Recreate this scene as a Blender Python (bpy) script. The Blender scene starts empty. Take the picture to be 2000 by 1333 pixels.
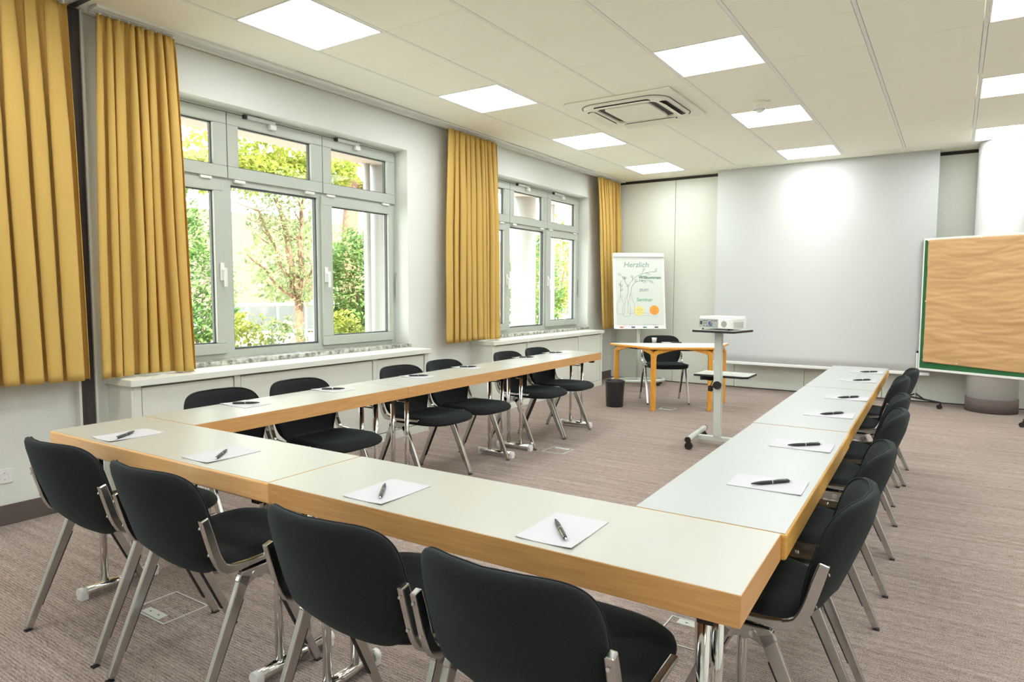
import bpy, bmesh, math, random
from mathutils import Vector, Matrix, noise
random.seed(7)
PI = math.pi
sc = bpy.context.scene
col = sc.collection

# ------------------------------------------------------------------ camera
CAM = Vector((3.1165, -1.2281, 1.2983))
yaw, pitch, roll = math.radians(33.4509), math.radians(4.2509), math.radians(0.1789)
fwd = Vector((-math.sin(yaw)*math.cos(pitch), math.cos(yaw)*math.cos(pitch), -math.sin(pitch)))
rgt = Vector((math.cos(yaw), math.sin(yaw), 0)); upv = rgt.cross(fwd)
r2 = rgt*math.cos(roll)+upv*math.sin(roll); u2 = -rgt*math.sin(roll)+upv*math.cos(roll)
cd = bpy.data.cameras.new('camera'); cam = bpy.data.objects.new('camera', cd); col.objects.link(cam)
M3 = Matrix((r2, u2, -fwd)).transposed()
cam.matrix_world = Matrix.Translation(CAM) @ M3.to_4x4()
cd.sensor_width = 36.0; cd.lens = 1305.85*36/2000; cd.clip_start = 0.05; cd.clip_end = 200
sc.camera = cam

# ------------------------------------------------------------------ light and exposure
w = bpy.data.worlds.new('World'); sc.world = w; w.use_nodes = True
wn = w.node_tree.nodes; wl = w.node_tree.links
bg = wn['Background']; bg.inputs[1].default_value = 2.7
tc = wn.new('ShaderNodeTexCoord'); sep = wn.new('ShaderNodeSeparateXYZ'); rp = wn.new('ShaderNodeValToRGB')
wl.new(tc.outputs['Generated'], sep.inputs[0]); wl.new(sep.outputs[2], rp.inputs[0]); wl.new(rp.outputs[0], bg.inputs[0])
rp.color_ramp.elements[0].position = 0.0; rp.color_ramp.elements[0].color = (.97, 0.99, 1.0, 1)
rp.color_ramp.elements[1].position = 0.7; rp.color_ramp.elements[1].color = (0.78, 0.89, 1.0, 1)
sd = bpy.data.lights.new('sun', 'SUN'); sd.energy = 8.0; sd.angle = math.radians(2); sd.color = (1, .95, .86)
so = bpy.data.objects.new('sun', sd); col.objects.link(so)
so.rotation_euler = Vector((-0.75, 0.35, -0.95)).to_track_quat('-Z', 'Y').to_euler()
LAMP = 6.2
sc.view_settings.view_transform = 'Standard'; sc.view_settings.look = 'None'
sc.view_settings.gamma = 1; sc.view_settings.use_curve_mapping = False
sc.view_settings.exposure = 1.36
sc.cycles.max_bounces = 8; sc.cycles.diffuse_bounces = 4; sc.cycles.glossy_bounces = 4
sc.cycles.transparent_max_bounces = 12; sc.cycles.sample_clamp_indirect = 6
sc.cycles.caustics_reflective = False; sc.cycles.caustics_refractive = False
for i, (y0, y1) in enumerate(((0.887, 3.533), (4.609, 7.255), (-2.835, -.189))):    # daylight portals set in the window openings
    ld = bpy.data.lights.new('portal', 'AREA'); ld.shape = 'RECTANGLE'; ld.size = y1-y0; ld.size_y = 1.81
    ld.cycles.is_portal = True
    lo = bpy.data.objects.new('window_portal', ld); col.objects.link(lo)
    lo.matrix_world = Matrix.Translation((-1.47, (y0+y1)/2, 1.705)) @ Matrix(((0, 0, -1), (1, 0, 0), (0, -1, 0))).to_4x4()

# ------------------------------------------------------------------ materials
def mat(name, color, rough=0.6, metal=0.0, spec=0.5, **k):
    m = bpy.data.materials.new(name); m.use_nodes = True
    b = m.node_tree.nodes['Principled BSDF']
    b.inputs['Base Color'].default_value = (*color, 1); b.inputs['Roughness'].default_value = rough
    b.inputs['Metallic'].default_value = metal; b.inputs['Specular IOR Level'].default_value = spec
    for kk, vv in k.items():
        b.inputs[kk.replace('_', ' ')].default_value = vv
    return m
def nz(m, scale=(1, 1, 1), nscale=20, detail=4, c0=(0, 0, 0), c1=(1, 1, 1), p0=.3, p1=.7, bump=0, dist=.002, coord='Object', rough=None):
    """noise-driven colour and bump"""
    t = m.node_tree; n = t.nodes; l = t.links; b = n['Principled BSDF']
    c = n.new('ShaderNodeTexCoord'); mp = n.new('ShaderNodeMapping'); mp.inputs['Scale'].default_value = scale
    l.new(c.outputs[coord], mp.inputs[0]); t1 = n.new('ShaderNodeTexNoise')
    t1.inputs['Scale'].default_value = nscale; t1.inputs['Detail'].default_value = detail
    l.new(mp.outputs[0], t1.inputs['Vector'])
    r = n.new('ShaderNodeValToRGB'); r.color_ramp.elements[0].position = p0; r.color_ramp.elements[1].position = p1
    r.color_ramp.elements[0].color = (*c0, 1); r.color_ramp.elements[1].color = (*c1, 1)
    l.new(t1.outputs[0], r.inputs[0]); l.new(r.outputs[0], b.inputs['Base Color'])
    if bump:
        bp = n.new('ShaderNodeBump'); bp.inputs['Strength'].default_value = bump; bp.inputs['Distance'].default_value = dist
        l.new(t1.outputs[0], bp.inputs['Height']); l.new(bp.outputs[0], b.inputs['Normal'])
    return m, t1, r
M = {}
M['wall'] = nz(mat('wall_paint', (.8, .8, .76), .75), nscale=60, c0=(.78, .80, .755), c1=(.80, .82, .775), bump=.05)[0]
M['panel'] = nz(mat('partition_panel', (.78, .79, .72), .42), nscale=30, c0=(.68, .70, .62), c1=(.70, .72, .64), bump=.02)[0]
M['column'] = mat('column_paint', (.60, .61, .59), .7)
M['ceil'] = nz(mat('ceiling_tile', (.8, .78, .7), .9), nscale=180, detail=3, c0=(.925, .915, .795), c1=(.945, .935, .815), bump=.15)[0]
M['tbar'] = mat('ceiling_bar_white', (.84, .84, .79), .5)
M['rail'] = mat('rail_white', (.82, .83, .78), .45)
M['dark'] = mat('dark_gap', (.03, .028, .026), .6)
M['darkpost'] = nz(mat('dark_brown_metal', (.05, .04, .035), .4), scale=(6, 6, .3), nscale=10, c0=(.035, .028, .025), c1=(.075, .062, .055))[0]
M['frame'] = mat('window_frame_paint', (.50, .535, .475), .35)
M['gasket'] = mat('window_gasket', (.10, .11, .11), .6)
M['stone'] = nz(mat('sill_stone', (.4, .4, .36), .35), nscale=28, detail=8, c0=(.17, .18, .155), c1=(.60, .60, .53), p0=.38, p1=.62)[0]
M['cover'] = mat('cover_paint', (.78, .79, .71), .4)
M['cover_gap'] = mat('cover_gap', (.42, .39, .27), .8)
M['baseb'] = nz(mat('baseboard_carpet', (.13, .10, .09), .95), nscale=250, c0=(.09, .068, .06), c1=(.17, .135, .12), bump=.4)[0]
M['white'] = mat('white_plastic', (.84, .85, .82), .35)
M['grey'] = mat('grey_plastic', (.35, .36, .35), .5)
M['black'] = mat('black_plastic', (.014, .014, .015), .35)
M['rubber'] = mat('black_rubber', (.012, .012, .012), .6)
M['chrome'] = mat('chrome', (.80, .80, .79), .09, 1.0)
M['alu'] = nz(mat('polished_aluminium', (.56, .56, .54), .20, 1.0), nscale=14, c0=(.52, .52, .50), c1=(.60, .60, .58))[0]
M['screen'] = mat('screen_cloth', (.67, .69, .68), .8)
M['laminate'] = mat('laminate_top', (.425, .43, .375), .32, spec=.45)
M['laminate_cool'] = mat('laminate_top_cool', (.405, .43, .415), .33, spec=.45)
M['paper'] = mat('paper', (.52, .52, .545), .6)
M['print'] = mat('faint_print', (.55, .56, .60), .7)
M['green_felt'] = nz(mat('green_felt', (.03, .17, .06), .95), nscale=400, c0=(.018, .115, .035), c1=(.035, .17, .058))[0]
M['lightgrey'] = mat('light_grey_metal', (.60, .64, .58), .4)
M['orange'] = nz(mat('orange_beech', (.75, .38, .06), .35), scale=(3, 3, .6), nscale=16, c0=(.68, .30, .035), c1=(.80, .40, .06))[0]
M['beige_plastic'] = mat('beige_plastic', (.88, .86, .75), .5)
M['lampframe'] = mat('lamp_frame', (.86, .86, .82), .4)
M['ink'] = mat('marker_green_ink', (.06, .17, .12), .6)
M['ink_grey'] = mat('marker_grey_ink', (.30, .36, .33), .6)
M['bin'] = mat('bin_black', (.028, .026, .027), .28)
def emis(name, c, s):
    m = bpy.data.materials.new(name); m.use_nodes = True; n = m.node_tree.nodes; n.clear()
    e = n.new('ShaderNodeEmission'); e.inputs[0].default_value = (*c, 1); e.inputs[1].default_value = s
    o = n.new('ShaderNodeOutputMaterial'); m.node_tree.links.new(e.outputs[0], o.inputs[0]); return m
M['lamp'] = emis('lamp_diffuser', (.955, .99, 1.0), LAMP)
# glass: mostly clear, faint reflection
g = bpy.data.materials.new('window_glass'); g.use_nodes = True; n = g.node_tree.nodes; n.clear()
tr = n.new('ShaderNodeBsdfTransparent'); tr.inputs[0].default_value = (.97, .985, .97, 1)
gl = n.new('ShaderNodeBsdfGlossy'); gl.inputs['Roughness'].default_value = .02
fr0 = n.new('ShaderNodeLayerWeight'); fr0.inputs[0].default_value = .2; fr = n.new('ShaderNodeMath'); fr.operation = 'MULTIPLY'; fr.inputs[1].default_value = .12; g.node_tree.links.new(fr0.outputs['Facing'], fr.inputs[0])
mx = n.new('ShaderNodeMixShader'); o = n.new('ShaderNodeOutputMaterial'); L = g.node_tree.links
L.new(fr.outputs[0], mx.inputs[0]); L.new(tr.outputs[0], mx.inputs[1]); L.new(gl.outputs[0], mx.inputs[2]); L.new(mx.outputs[0], o.inputs[0])
M['glass'] = g
# wood
def wood(name, a, b, rough=.38, vert=False):
    m, t1, r = nz(mat(name, a, rough, spec=.5), scale=(2.0, 2.0, 40), nscale=3.2, detail=6, c0=a, c1=b, p0=.3, p1=.75, bump=.03)
    t1.inputs['Distortion'].default_value = .6
    return m
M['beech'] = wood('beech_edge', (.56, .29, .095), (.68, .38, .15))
M['beech_glare'] = wood('beech_edge_glare', (.82, .46, .19), (.90, .56, .27), .22)  # same beech, lightened to paint in window glare on the front left edge
M['beech_gold'] = wood('beech_edge_golden', (.60, .32, .065), (.72, .42, .11))
# carpet: ribs running along x with fine mottling
m = mat('carpet', (.3, .24, .2), .95, spec=.1); t = m.node_tree; n = t.nodes; l = t.links; b = n['Principled BSDF']
c = n.new('ShaderNodeTexCoord')
def mp(scale, src='Object'):
    q = n.new('ShaderNodeMapping'); q.inputs['Scale'].default_value = scale; l.new(c.outputs[src], q.inputs[0]); return q
n1 = n.new('ShaderNodeTexNoise'); n1.inputs['Scale'].default_value = 1; n1.inputs['Detail'].default_value = 3; l.new(mp((26, 150, 1)).outputs[0], n1.inputs['Vector'])
n2 = n.new('ShaderNodeTexNoise'); n2.inputs['Scale'].default_value = 210; n2.inputs['Detail'].default_value = 3; l.new(mp((1, 1, 1)).outputs[0], n2.inputs['Vector'])
n3 = n.new('ShaderNodeTexNoise'); n3.inputs['Scale'].default_value = 1.2; l.new(mp((1, 1, 1)).outputs[0], n3.inputs['Vector'])
n4 = n.new('ShaderNodeTexNoise'); n4.inputs['Scale'].default_value = 1; n4.inputs['Detail'].default_value = 2; l.new(mp((1.5, 28, 1)).outputs[0], n4.inputs['Vector'])
def math_(op, a, b_, cl=False):
    q = n.new('ShaderNodeMath'); q.operation = op; q.use_clamp = cl
    for i, v_ in enumerate((a, b_)):
        if isinstance(v_, (int, float)): q.inputs[i].default_value = v_
        else: l.new(v_, q.inputs[i])
    return q.outputs[0]
s_ = math_('ADD', math_('MULTIPLY', n1.outputs[0], .30), math_('MULTIPLY', n2.outputs[0], .52))
wv = n.new('ShaderNodeTexWave'); wv.wave_type = 'BANDS'; wv.bands_direction = 'Y'; wv.inputs['Scale'].default_value = 27; wv.inputs['Distortion'].default_value = 1.2; wv.inputs['Detail'].default_value = 1; wv.inputs['Detail Scale'].default_value = .6
l.new(mp((1, 1, 1)).outputs[0], wv.inputs['Vector'])
s_ = math_('ADD', s_, math_('MULTIPLY', math_('SUBTRACT', wv.outputs['Fac'], .5), .075))
s_ = math_('ADD', s_, math_('MULTIPLY', n4.outputs[0], .18)); s_ = math_('ADD', s_, math_('MULTIPLY', n3.outputs[0], .08))
r = n.new('ShaderNodeValToRGB'); r.color_ramp.elements[0].position = .42; r.color_ramp.elements[1].position = .66
r.color_ramp.elements[0].color = (.155, .118, .10, 1); r.color_ramp.elements[1].color = (.50, .41, .365, 1)
l.new(s_, r.inputs[0]); l.new(r.outputs[0], b.inputs['Base Color'])
bp = n.new('ShaderNodeBump'); bp.inputs['Strength'].default_value = .5; bp.inputs['Distance'].default_value = .004
l.new(s_, bp.inputs['Height']); l.new(bp.outputs[0], b.inputs['Normal']); M['carpet'] = m
# fabrics
def fabric(name, a, b, sc_=700, rough=.9, sheen=.0, bump=.25):
    m, t1, r = nz(mat(name, a, rough, spec=.2), nscale=sc_, detail=2, c0=a, c1=b, bump=bump, dist=.001)
    m.node_tree.nodes['Principled BSDF'].inputs['Sheen Weight'].default_value = sheen
    m.node_tree.nodes['Principled BSDF'].inputs['Sheen Roughness'].default_value = .45
    m.node_tree.nodes['Principled BSDF'].inputs['Sheen Tint'].default_value = (.55, .75, .78, 1)
    return m
M['fabric'] = fabric('chair_fabric', (.008, .0095, .010), (.022, .025, .026), sheen=.08, bump=.5)
M['curtain'] = fabric('curtain_cloth', (.68, .45, .125), (.76, .52, .16), 900, .8)
cb = M['curtain'].node_tree; bs = cb.nodes['Principled BSDF']       # a little daylight passes through the cloth
tl = cb.nodes.new('ShaderNodeBsdfTranslucent'); tl.inputs[0].default_value = (.80, .50, .14, 1)
mx = cb.nodes.new('ShaderNodeMixShader'); mx.inputs[0].default_value = .18
cb.links.new(bs.outputs[0], mx.inputs[1]); cb.links.new(tl.outputs[0], mx.inputs[2]); cb.links.new(mx.outputs[0], cb.nodes['Material Output'].inputs[0])
m, t1, r = nz(mat('kraft_paper', (.6, .36, .16), .55), scale=(1, 1, 6), nscale=1.6, detail=5, c0=(.54, .315, .135), c1=(.66, .41, .19))
t1.inputs['Distortion'].default_value = .4; M['kraft'] = m
def leafmat(name, a, b):
    m, t1, r = nz(mat(name, a, .6, spec=.3), nscale=2.5, detail=3, c0=a, c1=b, p0=.35, p1=.65)
    t = m.node_tree; bs = t.nodes['Principled BSDF']; tl = t.nodes.new('ShaderNodeBsdfTranslucent'); t.links.new(r.outputs[0], tl.inputs[0])
    mx = t.nodes.new('ShaderNodeMixShader'); mx.inputs[0].default_value = .4
    t.links.new(bs.outputs[0], mx.inputs[1]); t.links.new(tl.outputs[0], mx.inputs[2]); t.links.new(mx.outputs[0], t.nodes['Material Output'].inputs[0]); return m
M['leaf_green'] = leafmat('leaf_green', (.07, .15, .035), (.21, .31, .10))
M['leaf_yellow'] = leafmat('leaf_yellow', (.16, .21, .025), (.34, .34, .07))
M['leaf_pale'] = leafmat('leaf_pale', (.14, .20, .07), (.32, .35, .17))
M['bark'] = nz(mat('bark', (.3, .19, .11), .9), scale=(8, 8, 2), nscale=6, c0=(.12, .065, .035), c1=(.26, .16, .10), bump=.5)[0]
M['paving'] = nz(mat('pale_paving', (.7, .66, .56), .9), nscale=3, c0=(.62, .58, .47), c1=(.80, .77, .70))[0]
M['render'] = mat('outside_render', (.46, .455, .43), .8)
M['soffit'] = mat('soffit_paint', (.42, .33, .28), .8)
M['far_wall'] = mat('far_building', (.13, .095, .08), .9)
M['far_glass'] = mat('far_glass', (.16, .17, .16), .6)

# ------------------------------------------------------------------ mesh helpers
class MB:
    def __init__(s): s.v = []; s.f = []; s.sm = []
    def add(s, vs, fs, smooth=False):
        k = len(s.v); s.v += [tuple(p) for p in vs]; s.f += [tuple(k+i for i in f) for f in fs]; s.sm += [smooth]*len(fs); return s
    def box(s, x0, x1, y0, y1, z0, z1, T=None, bev=0):
        if bev > 0:
            bm = bmesh.new(); bmesh.ops.create_cube(bm, size=1)
            for v_ in bm.verts: v_.co = Vector(((x0+x1)/2+v_.co.x*(x1-x0), (y0+y1)/2+v_.co.y*(y1-y0), (z0+z1)/2+v_.co.z*(z1-z0)))
            bmesh.ops.bevel(bm, geom=bm.edges[:], offset=bev, segments=3 if bev > .004 else 2, profile=.5, affect='EDGES')
            bm.verts.index_update()
            vs = [v_.co.copy() for v_ in bm.verts]; fs = [[q.index for q in f_.verts] for f_ in bm.faces]; bm.free()
            if T: vs = [T @ p for p in vs]
            return s.add(vs, fs)
        vs = [Vector(p) for p in ((x0, y0, z0), (x1, y0, z0), (x1, y1, z0), (x0, y1, z0), (x0, y0, z1), (x1, y0, z1), (x1, y1, z1), (x0, y1, z1))]
        if T: vs = [T @ p for p in vs]
        return s.add(vs, [(0, 3, 2, 1), (4, 5, 6, 7), (0, 1, 5, 4), (1, 2, 6, 5), (2, 3, 7, 6), (3, 0, 4, 7)])
    def tube(s, pts, r, seg=12, caps=True, smooth=True, sx=1.0, up=None):
        pts = [Vector(p) for p in pts]; n_ = len(pts); rr = r if isinstance(r, (list, tuple)) else [r]*n_
        vs = []; u = None
        for i, p in enumerate(pts):
            d = (pts[min(i+1, n_-1)]-pts[max(i-1, 0)]).normalized()
            if u is None:
                a = Vector(up) if up else (Vector((0, 0, 1)) if abs(d.z) < .9 else Vector((1, 0, 0)))
                u = (a-d*a.dot(d)).normalized()
            else: u = (u-d*u.dot(d)).normalized()
            v_ = d.cross(u)
            for k in range(seg):
                a = 2*PI*k/seg; vs.append(p+(u*math.cos(a)+v_*math.sin(a)*sx)*rr[i])
        fs = [(i*seg+k, i*seg+(k+1) % seg, (i+1)*seg+(k+1) % seg, (i+1)*seg+k) for i in range(n_-1) for k in range(seg)]
        s.add(vs, fs, smooth)
        if caps:
            b0 = len(s.v)-len(vs)
            s.f += [tuple(b0+k for k in range(seg))[::-1], tuple(b0+(n_-1)*seg+k for k in range(seg))]; s.sm += [False, False]
        return s
    def cyl(s, c, r, h, seg=24, r1=None, T=None):
        r1 = r if r1 is None else r1; vs = []
        for z, q in ((0, r), (h, r1)):
            vs += [Vector((c[0]+q*math.cos(2*PI*k/seg), c[1]+q*math.sin(2*PI*k/seg), c[2]+z)) for k in range(seg)]
        if T: vs = [T @ p for p in vs]
        s.add(vs, [(k, (k+1) % seg, seg+(k+1) % seg, seg+k) for k in range(seg)], True)
        b0 = len(s.v)-2*seg; s.f += [tuple(b0+k for k in range(seg))[::-1], tuple(b0+seg+k for k in range(seg))]; s.sm += [False, False]; return s
    def lathe(s, prof, c=(0, 0, 0), seg=32, T=None, sy=1.0):
        vs = [Vector((c[0]+r*math.cos(2*PI*k/seg), c[1]+sy*r*math.sin(2*PI*k/seg), c[2]+z)) for r, z in prof for k in range(seg)]
        if T: vs = [T @ p for p in vs]
        return s.add(vs, [(i*seg+k, i*seg+(k+1) % seg, (i+1)*seg+(k+1) % seg, (i+1)*seg+k) for i in range(len(prof)-1) for k in range(seg)], True)
    def prism(s, poly, z0, z1, T=None, smooth=False):
        """poly: list of (a,b); extruded along local z"""
        n_ = len(poly); vs = [Vector((a, b_, z0)) for a, b_ in poly]+[Vector((a, b_, z1)) for a, b_ in poly]
        if T: vs = [T @ p for p in vs]
        s.add(vs, [(i, (i+1) % n_, n_+(i+1) % n_, n_+i) for i in range(n_)], smooth)
        b0 = len(s.v)-2*n_; s.f += [tuple(b0+k for k in range(n_))[::-1], tuple(b0+n_+k for k in range(n_))]; s.sm += [False, False]; return s
    def ribbon(s, line, halfw, thick, axis, T=None):
        """bar that follows a 2-D centre line given as (a,b) with half widths; extruded by thick about 0 on the third axis"""
        P = [Vector((p[0], p[1])) for p in line]; n_ = len(P); hw = halfw if isinstance(halfw, (list, tuple)) else [halfw]*n_
        Lf = []; Rt = []
        for i in range(n_):
            d = (P[min(i+1, n_-1)]-P[max(i-1, 0)]).normalized(); nn = Vector((-d.y, d.x)); Lf.append(P[i]+nn*hw[i]); Rt.append(P[i]-nn*hw[i])
        vs = []
        for q in (axis-thick/2, axis+thick/2):
            vs += [Vector((q, p.x, p.y)) for p in Lf]+[Vector((q, p.x, p.y)) for p in Rt]
        if T: vs = [T @ p for p in vs]
        N = 2*n_; fs = []
        for i in range(n_-1):
            fs += [(i, i+1, n_+i+1, n_+i), (N+i, N+n_+i, N+n_+i+1, N+i+1), (i, N+i, N+i+1, i+1), (n_+i, n_+i+1, N+n_+i+1, N+n_+i)]
        fs += [(0, n_, N+n_, N), (n_-1, N+n_-1, N+N-1, N-1)]
        return s.add(vs, fs)
    def build(s, name, material, parent=None, bevel=0, sub=0, fix=False):
        me = bpy.data.meshes.new(name); me.from_pydata(s.v, [], s.f); me.materials.append(material)
        me.polygons.foreach_set('use_smooth', s.sm)
        if fix or True:
            bm = bmesh.new(); bm.from_mesh(me); bmesh.ops.recalc_face_normals(bm, faces=bm.faces[:]); bm.to_mesh(me); bm.free()
        o_ = bpy.data.objects.new(name, me); col.objects.link(o_)
        if parent is not None: o_.parent = parent
        if bevel:
            q = o_.modifiers.new('b', 'BEVEL'); q.width = bevel; q.segments = 2; q.limit_method = 'ANGLE'; q.angle_limit = math.radians(40)
        if sub:
            q = o_.modifiers.new('s', 'SUBSURF'); q.levels = sub; q.render_levels = sub
        return o_
def empty(name, loc=(0, 0, 0), rz=0):
    o_ = bpy.data.objects.new(name, None); col.objects.link(o_); o_.location = loc; o_.rotation_euler = (0, 0, rz); o_.empty_display_size = .1; return o_
def tag(o_, label=None, cat=None, group=None, kind=None):
    if label: o_['label'] = label
    if cat: o_['category'] = cat
    if group: o_['group'] = group
    if kind: o_['kind'] = kind
    return o_
def struct(o_, label, cat): return tag(o_, label, cat, kind='structure')
def copy_tree(o_, parent=None):
    q = o_.copy(); col.objects.link(q); q.parent = parent
    for ch in list(o_.children): copy_tree(ch, q)
    return q
def arc(cx, cy, r, a0, a1, n_=8): return [(cx+r*math.cos(math.radians(a0+(a1-a0)*i/n_)), cy+r*math.sin(math.radians(a0+(a1-a0)*i/n_))) for i in range(n_+1)]

# ------------------------------------------------------------------ room shell
ZC = 2.912; XW = -1.21; YF = 8.042; XR = 6.4; YB = -4.6
W1 = (0.887, 3.533); W2 = (4.609, 7.255); W0 = (-2.835, -.189); ZS, ZT = 0.80, 2.61
struct(MB().box(-1.5, XR+.2, YB-.2, YF+.3, -.1, 0).build('floor', M['carpet']), 'brown ribbed carpet floor of the seminar room', 'floor')
b = MB(); xo = -1.52
b.box(xo, XW, YB, W0[0], 0, ZC); b.box(xo, XW, W0[1], W1[0], 0, ZC); b.box(xo, XW, W1[1], W2[0], 0, ZC); b.box(xo, XW, W2[1], YF+.3, 0, ZC)
for a, c_ in (W0, W1, W2): b.box(xo, XW, a, c_, 0, ZS-.03); b.box(xo, XW, a, c_, ZT, ZC)
struct(b.build('wall_left', M['wall']), 'white window wall with deep window openings', 'wall')
b = MB()
xs = [XW-.1, -1.13, -.24, .64, 1.53, 2.42, 3.31, 4.2, 5.09, 5.98, XR+.1]
for i in range(len(xs)-1): b.box(xs[i]+.0025, xs[i+1]-.0025, YF, YF+.06, .012, 2.872, bev=.003)
b.box(XW-.1, XR+.1, YF+.055, YF+.2, 0, ZC)
struct(b.build('wall_back', M['panel']), 'pale movable partition wall of tall panels behind the projection screen', 'wall')
struct(MB().box(XW, XR, YF+.012, YF+.055, 2.872, ZC).build('trim_1', M['dark']), 'dark gap along the top of the partition wall', 'trim')
struct(MB().box(XW, XR, YF+.012, YF+.055, 0.0, .012).build('trim_2', M['dark']), 'dark gap along the foot of the partition wall', 'trim')
struct(MB().box(XR, XR+.15, YB, YF+.3, 0, ZC).build('wall_right', M['wall']), 'white wall on the right outside the picture', 'wall')
struct(MB().box(-1.5, XR+.15, YB-.15, YB, 0, ZC).build('wall_front', M['wall']), 'white wall behind the camera', 'wall')
# ceiling: tile field with bars in the joints
GX0, GY0, P_ = -.5485, 1.2928, .625
NX0, NX1 = 0, 11; NY0, NY1 = -9, 10
lamp_cells = set((i, j) for i in (0, 3, 6, 9) for j in (-6, -3, 0, 3, 6, 9))
ac = (.70, 4.415, .475)                       # ceiling cassette
b = MB()
for i in range(NX0, NX1):
    for j in range(NY0, NY1):
        if (i, j) in lamp_cells: continue
        x0 = GX0+i*P_; y0 = GY0+j*P_
        b.box(x0+.014, x0+P_-.014, y0+.0012, y0+P_-.0012, ZC, ZC+.02)
b.box(-1.0, GX0-.003, YB, YF+.3, ZC, ZC+.02); b.box(GX0-.003, XR, GY0+NY1*P_+.003, YF+.3, ZC, ZC+.02)
b.box(GX0-.003, XR, YB, GY0+NY0*P_-.003, ZC, ZC+.02); b.box(-1.5, -1.0, YB, YF+.3, ZC+.004, ZC+.02)
b.box(-1.5, XR+.15, YB-.15, YF+.3, ZC+.03, ZC+.1)
struct(b.build('ceiling', M['ceil']), 'suspended ceiling of cream mineral tiles in a grid', 'ceiling')
b = MB()
for i in range(NX0, NX1+1): b.box(GX0+i*P_-.0115, GX0+i*P_+.0115, GY0+NY0*P_, GY0+NY1*P_, ZC-.001, ZC+.012)
struct(b.build('trim_3', M['tbar']), 'white bars between the ceiling tiles running into the room', 'trim')
struct(MB().box(-1.004, -.996, 2.11, 7.0, ZC-.0015, ZC+.001).build('trim_4', M['dark']), 'dark joint in the ceiling above the curtain rail', 'trim')
b = MB()
for x in (XW+.003, ): b.box(x-.002, x+.008, YB, .62, 0, .112); b.box(x-.002, x+.008, 7.2, YF, 0, .112); b.box(x-.002, x+.008, 3.52, 4.5, 0, .112)
struct(b.build('baseboard_left', M['baseb'], bevel=.002), 'dark brown carpet baseboard under the window wall', 'baseboard')
# dark partition post in the wall beside the first curtains, ceiling track
b = MB().box(XW, -1.165, .637, .713, 0, ZC); struct(b.build('trim_5', M['darkpost'], bevel=.003), 'dark brown metal wall profile between the two left curtains', 'trim')
b = MB().box(XW, -1.155, .622, .636, 0, ZC).box(XW, -1.155, .714, .727, 0, ZC); struct(b.build('trim_6', M['rail']), 'white edge strips beside the dark wall profile', 'trim')
struct(MB().box(-1.15, XR, .655, .69, ZC-.003, ZC).build('trim_7', M['darkpost']), 'dark partition track across the ceiling', 'trim')
# column
b = MB().cyl((3.50, 7.745, 0), .235, ZC, 64); struct(b.build('wall_column', M['column']), 'round white column in front of the partition wall', 'column')
b = MB().cyl((3.50, 7.745, 0), .243, .15, 64); struct(b.build('baseboard_column', M['baseb']), 'dark brown carpet band around the foot of the column', 'baseboard')

# ------------------------------------------------------------------ ceiling lights
rows = {0: ['first', 'second', 'third', 'fourth']}
def lamp(i, j, label, group='square ceiling lights'):
    x0 = GX0+i*P_+.012; y0 = GY0+j*P_+.002; s1 = P_-.024; s2 = P_-.004
    t_ = tag(empty('ceiling_light', (x0+s1/2, y0+s2/2, ZC)), label, 'ceiling light', group)
    b = MB(); f = .010; a, c_ = s1/2, s2/2
    for q in ((-a, a, -c_, -c_+f), (-a, a, c_-f, c_), (-a, -a+f, -c_+f, c_-f), (a-f, a, -c_+f, c_-f)): b.box(*q, -.003, .02)
    b.build('frame', M['lampframe'], t_)
    MB().box(-a+f, a-f, -c_+f, c_-f, .0, .012).build('diffuser', M['lamp'], t_)
    return t_
lab = {(0, 0): 'large square ceiling light nearest the left curtains, cut by the top of the picture', (0, 3): 'square ceiling light above the wall between the two windows',
       (0, 6): 'square ceiling light beyond the air conditioner, in line with the second window', (0, 9): 'small-looking square ceiling light in the far left corner by the partition wall',
       (3, 3): 'largest square ceiling light of the middle row, right of the air conditioner', (3, 6): 'square ceiling light right behind the smoke detector',
       (3, 9): 'square ceiling light just in front of the projection screen', (6, 3): 'square ceiling light in the top right corner of the picture',
       (6, 6): 'square ceiling light at the right edge, second above the column', (6, 9): 'square ceiling light directly above the white column'}
for i, j in sorted(lamp_cells):
    if (i, j) in lab: lamp(i, j, lab[(i, j)])
    else: lamp(i, j, 'ceiling light outside the picture, %s row of the room, %s from the windows' % ({-6: 'rearmost', -3: 'second rearmost', 0: 'third', 3: 'fourth', 6: 'fifth', 9: 'front'}[j], {0: 'first', 3: 'second', 6: 'third', 9: 'fourth'}[i]), 'ceiling lights outside the picture')

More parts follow.
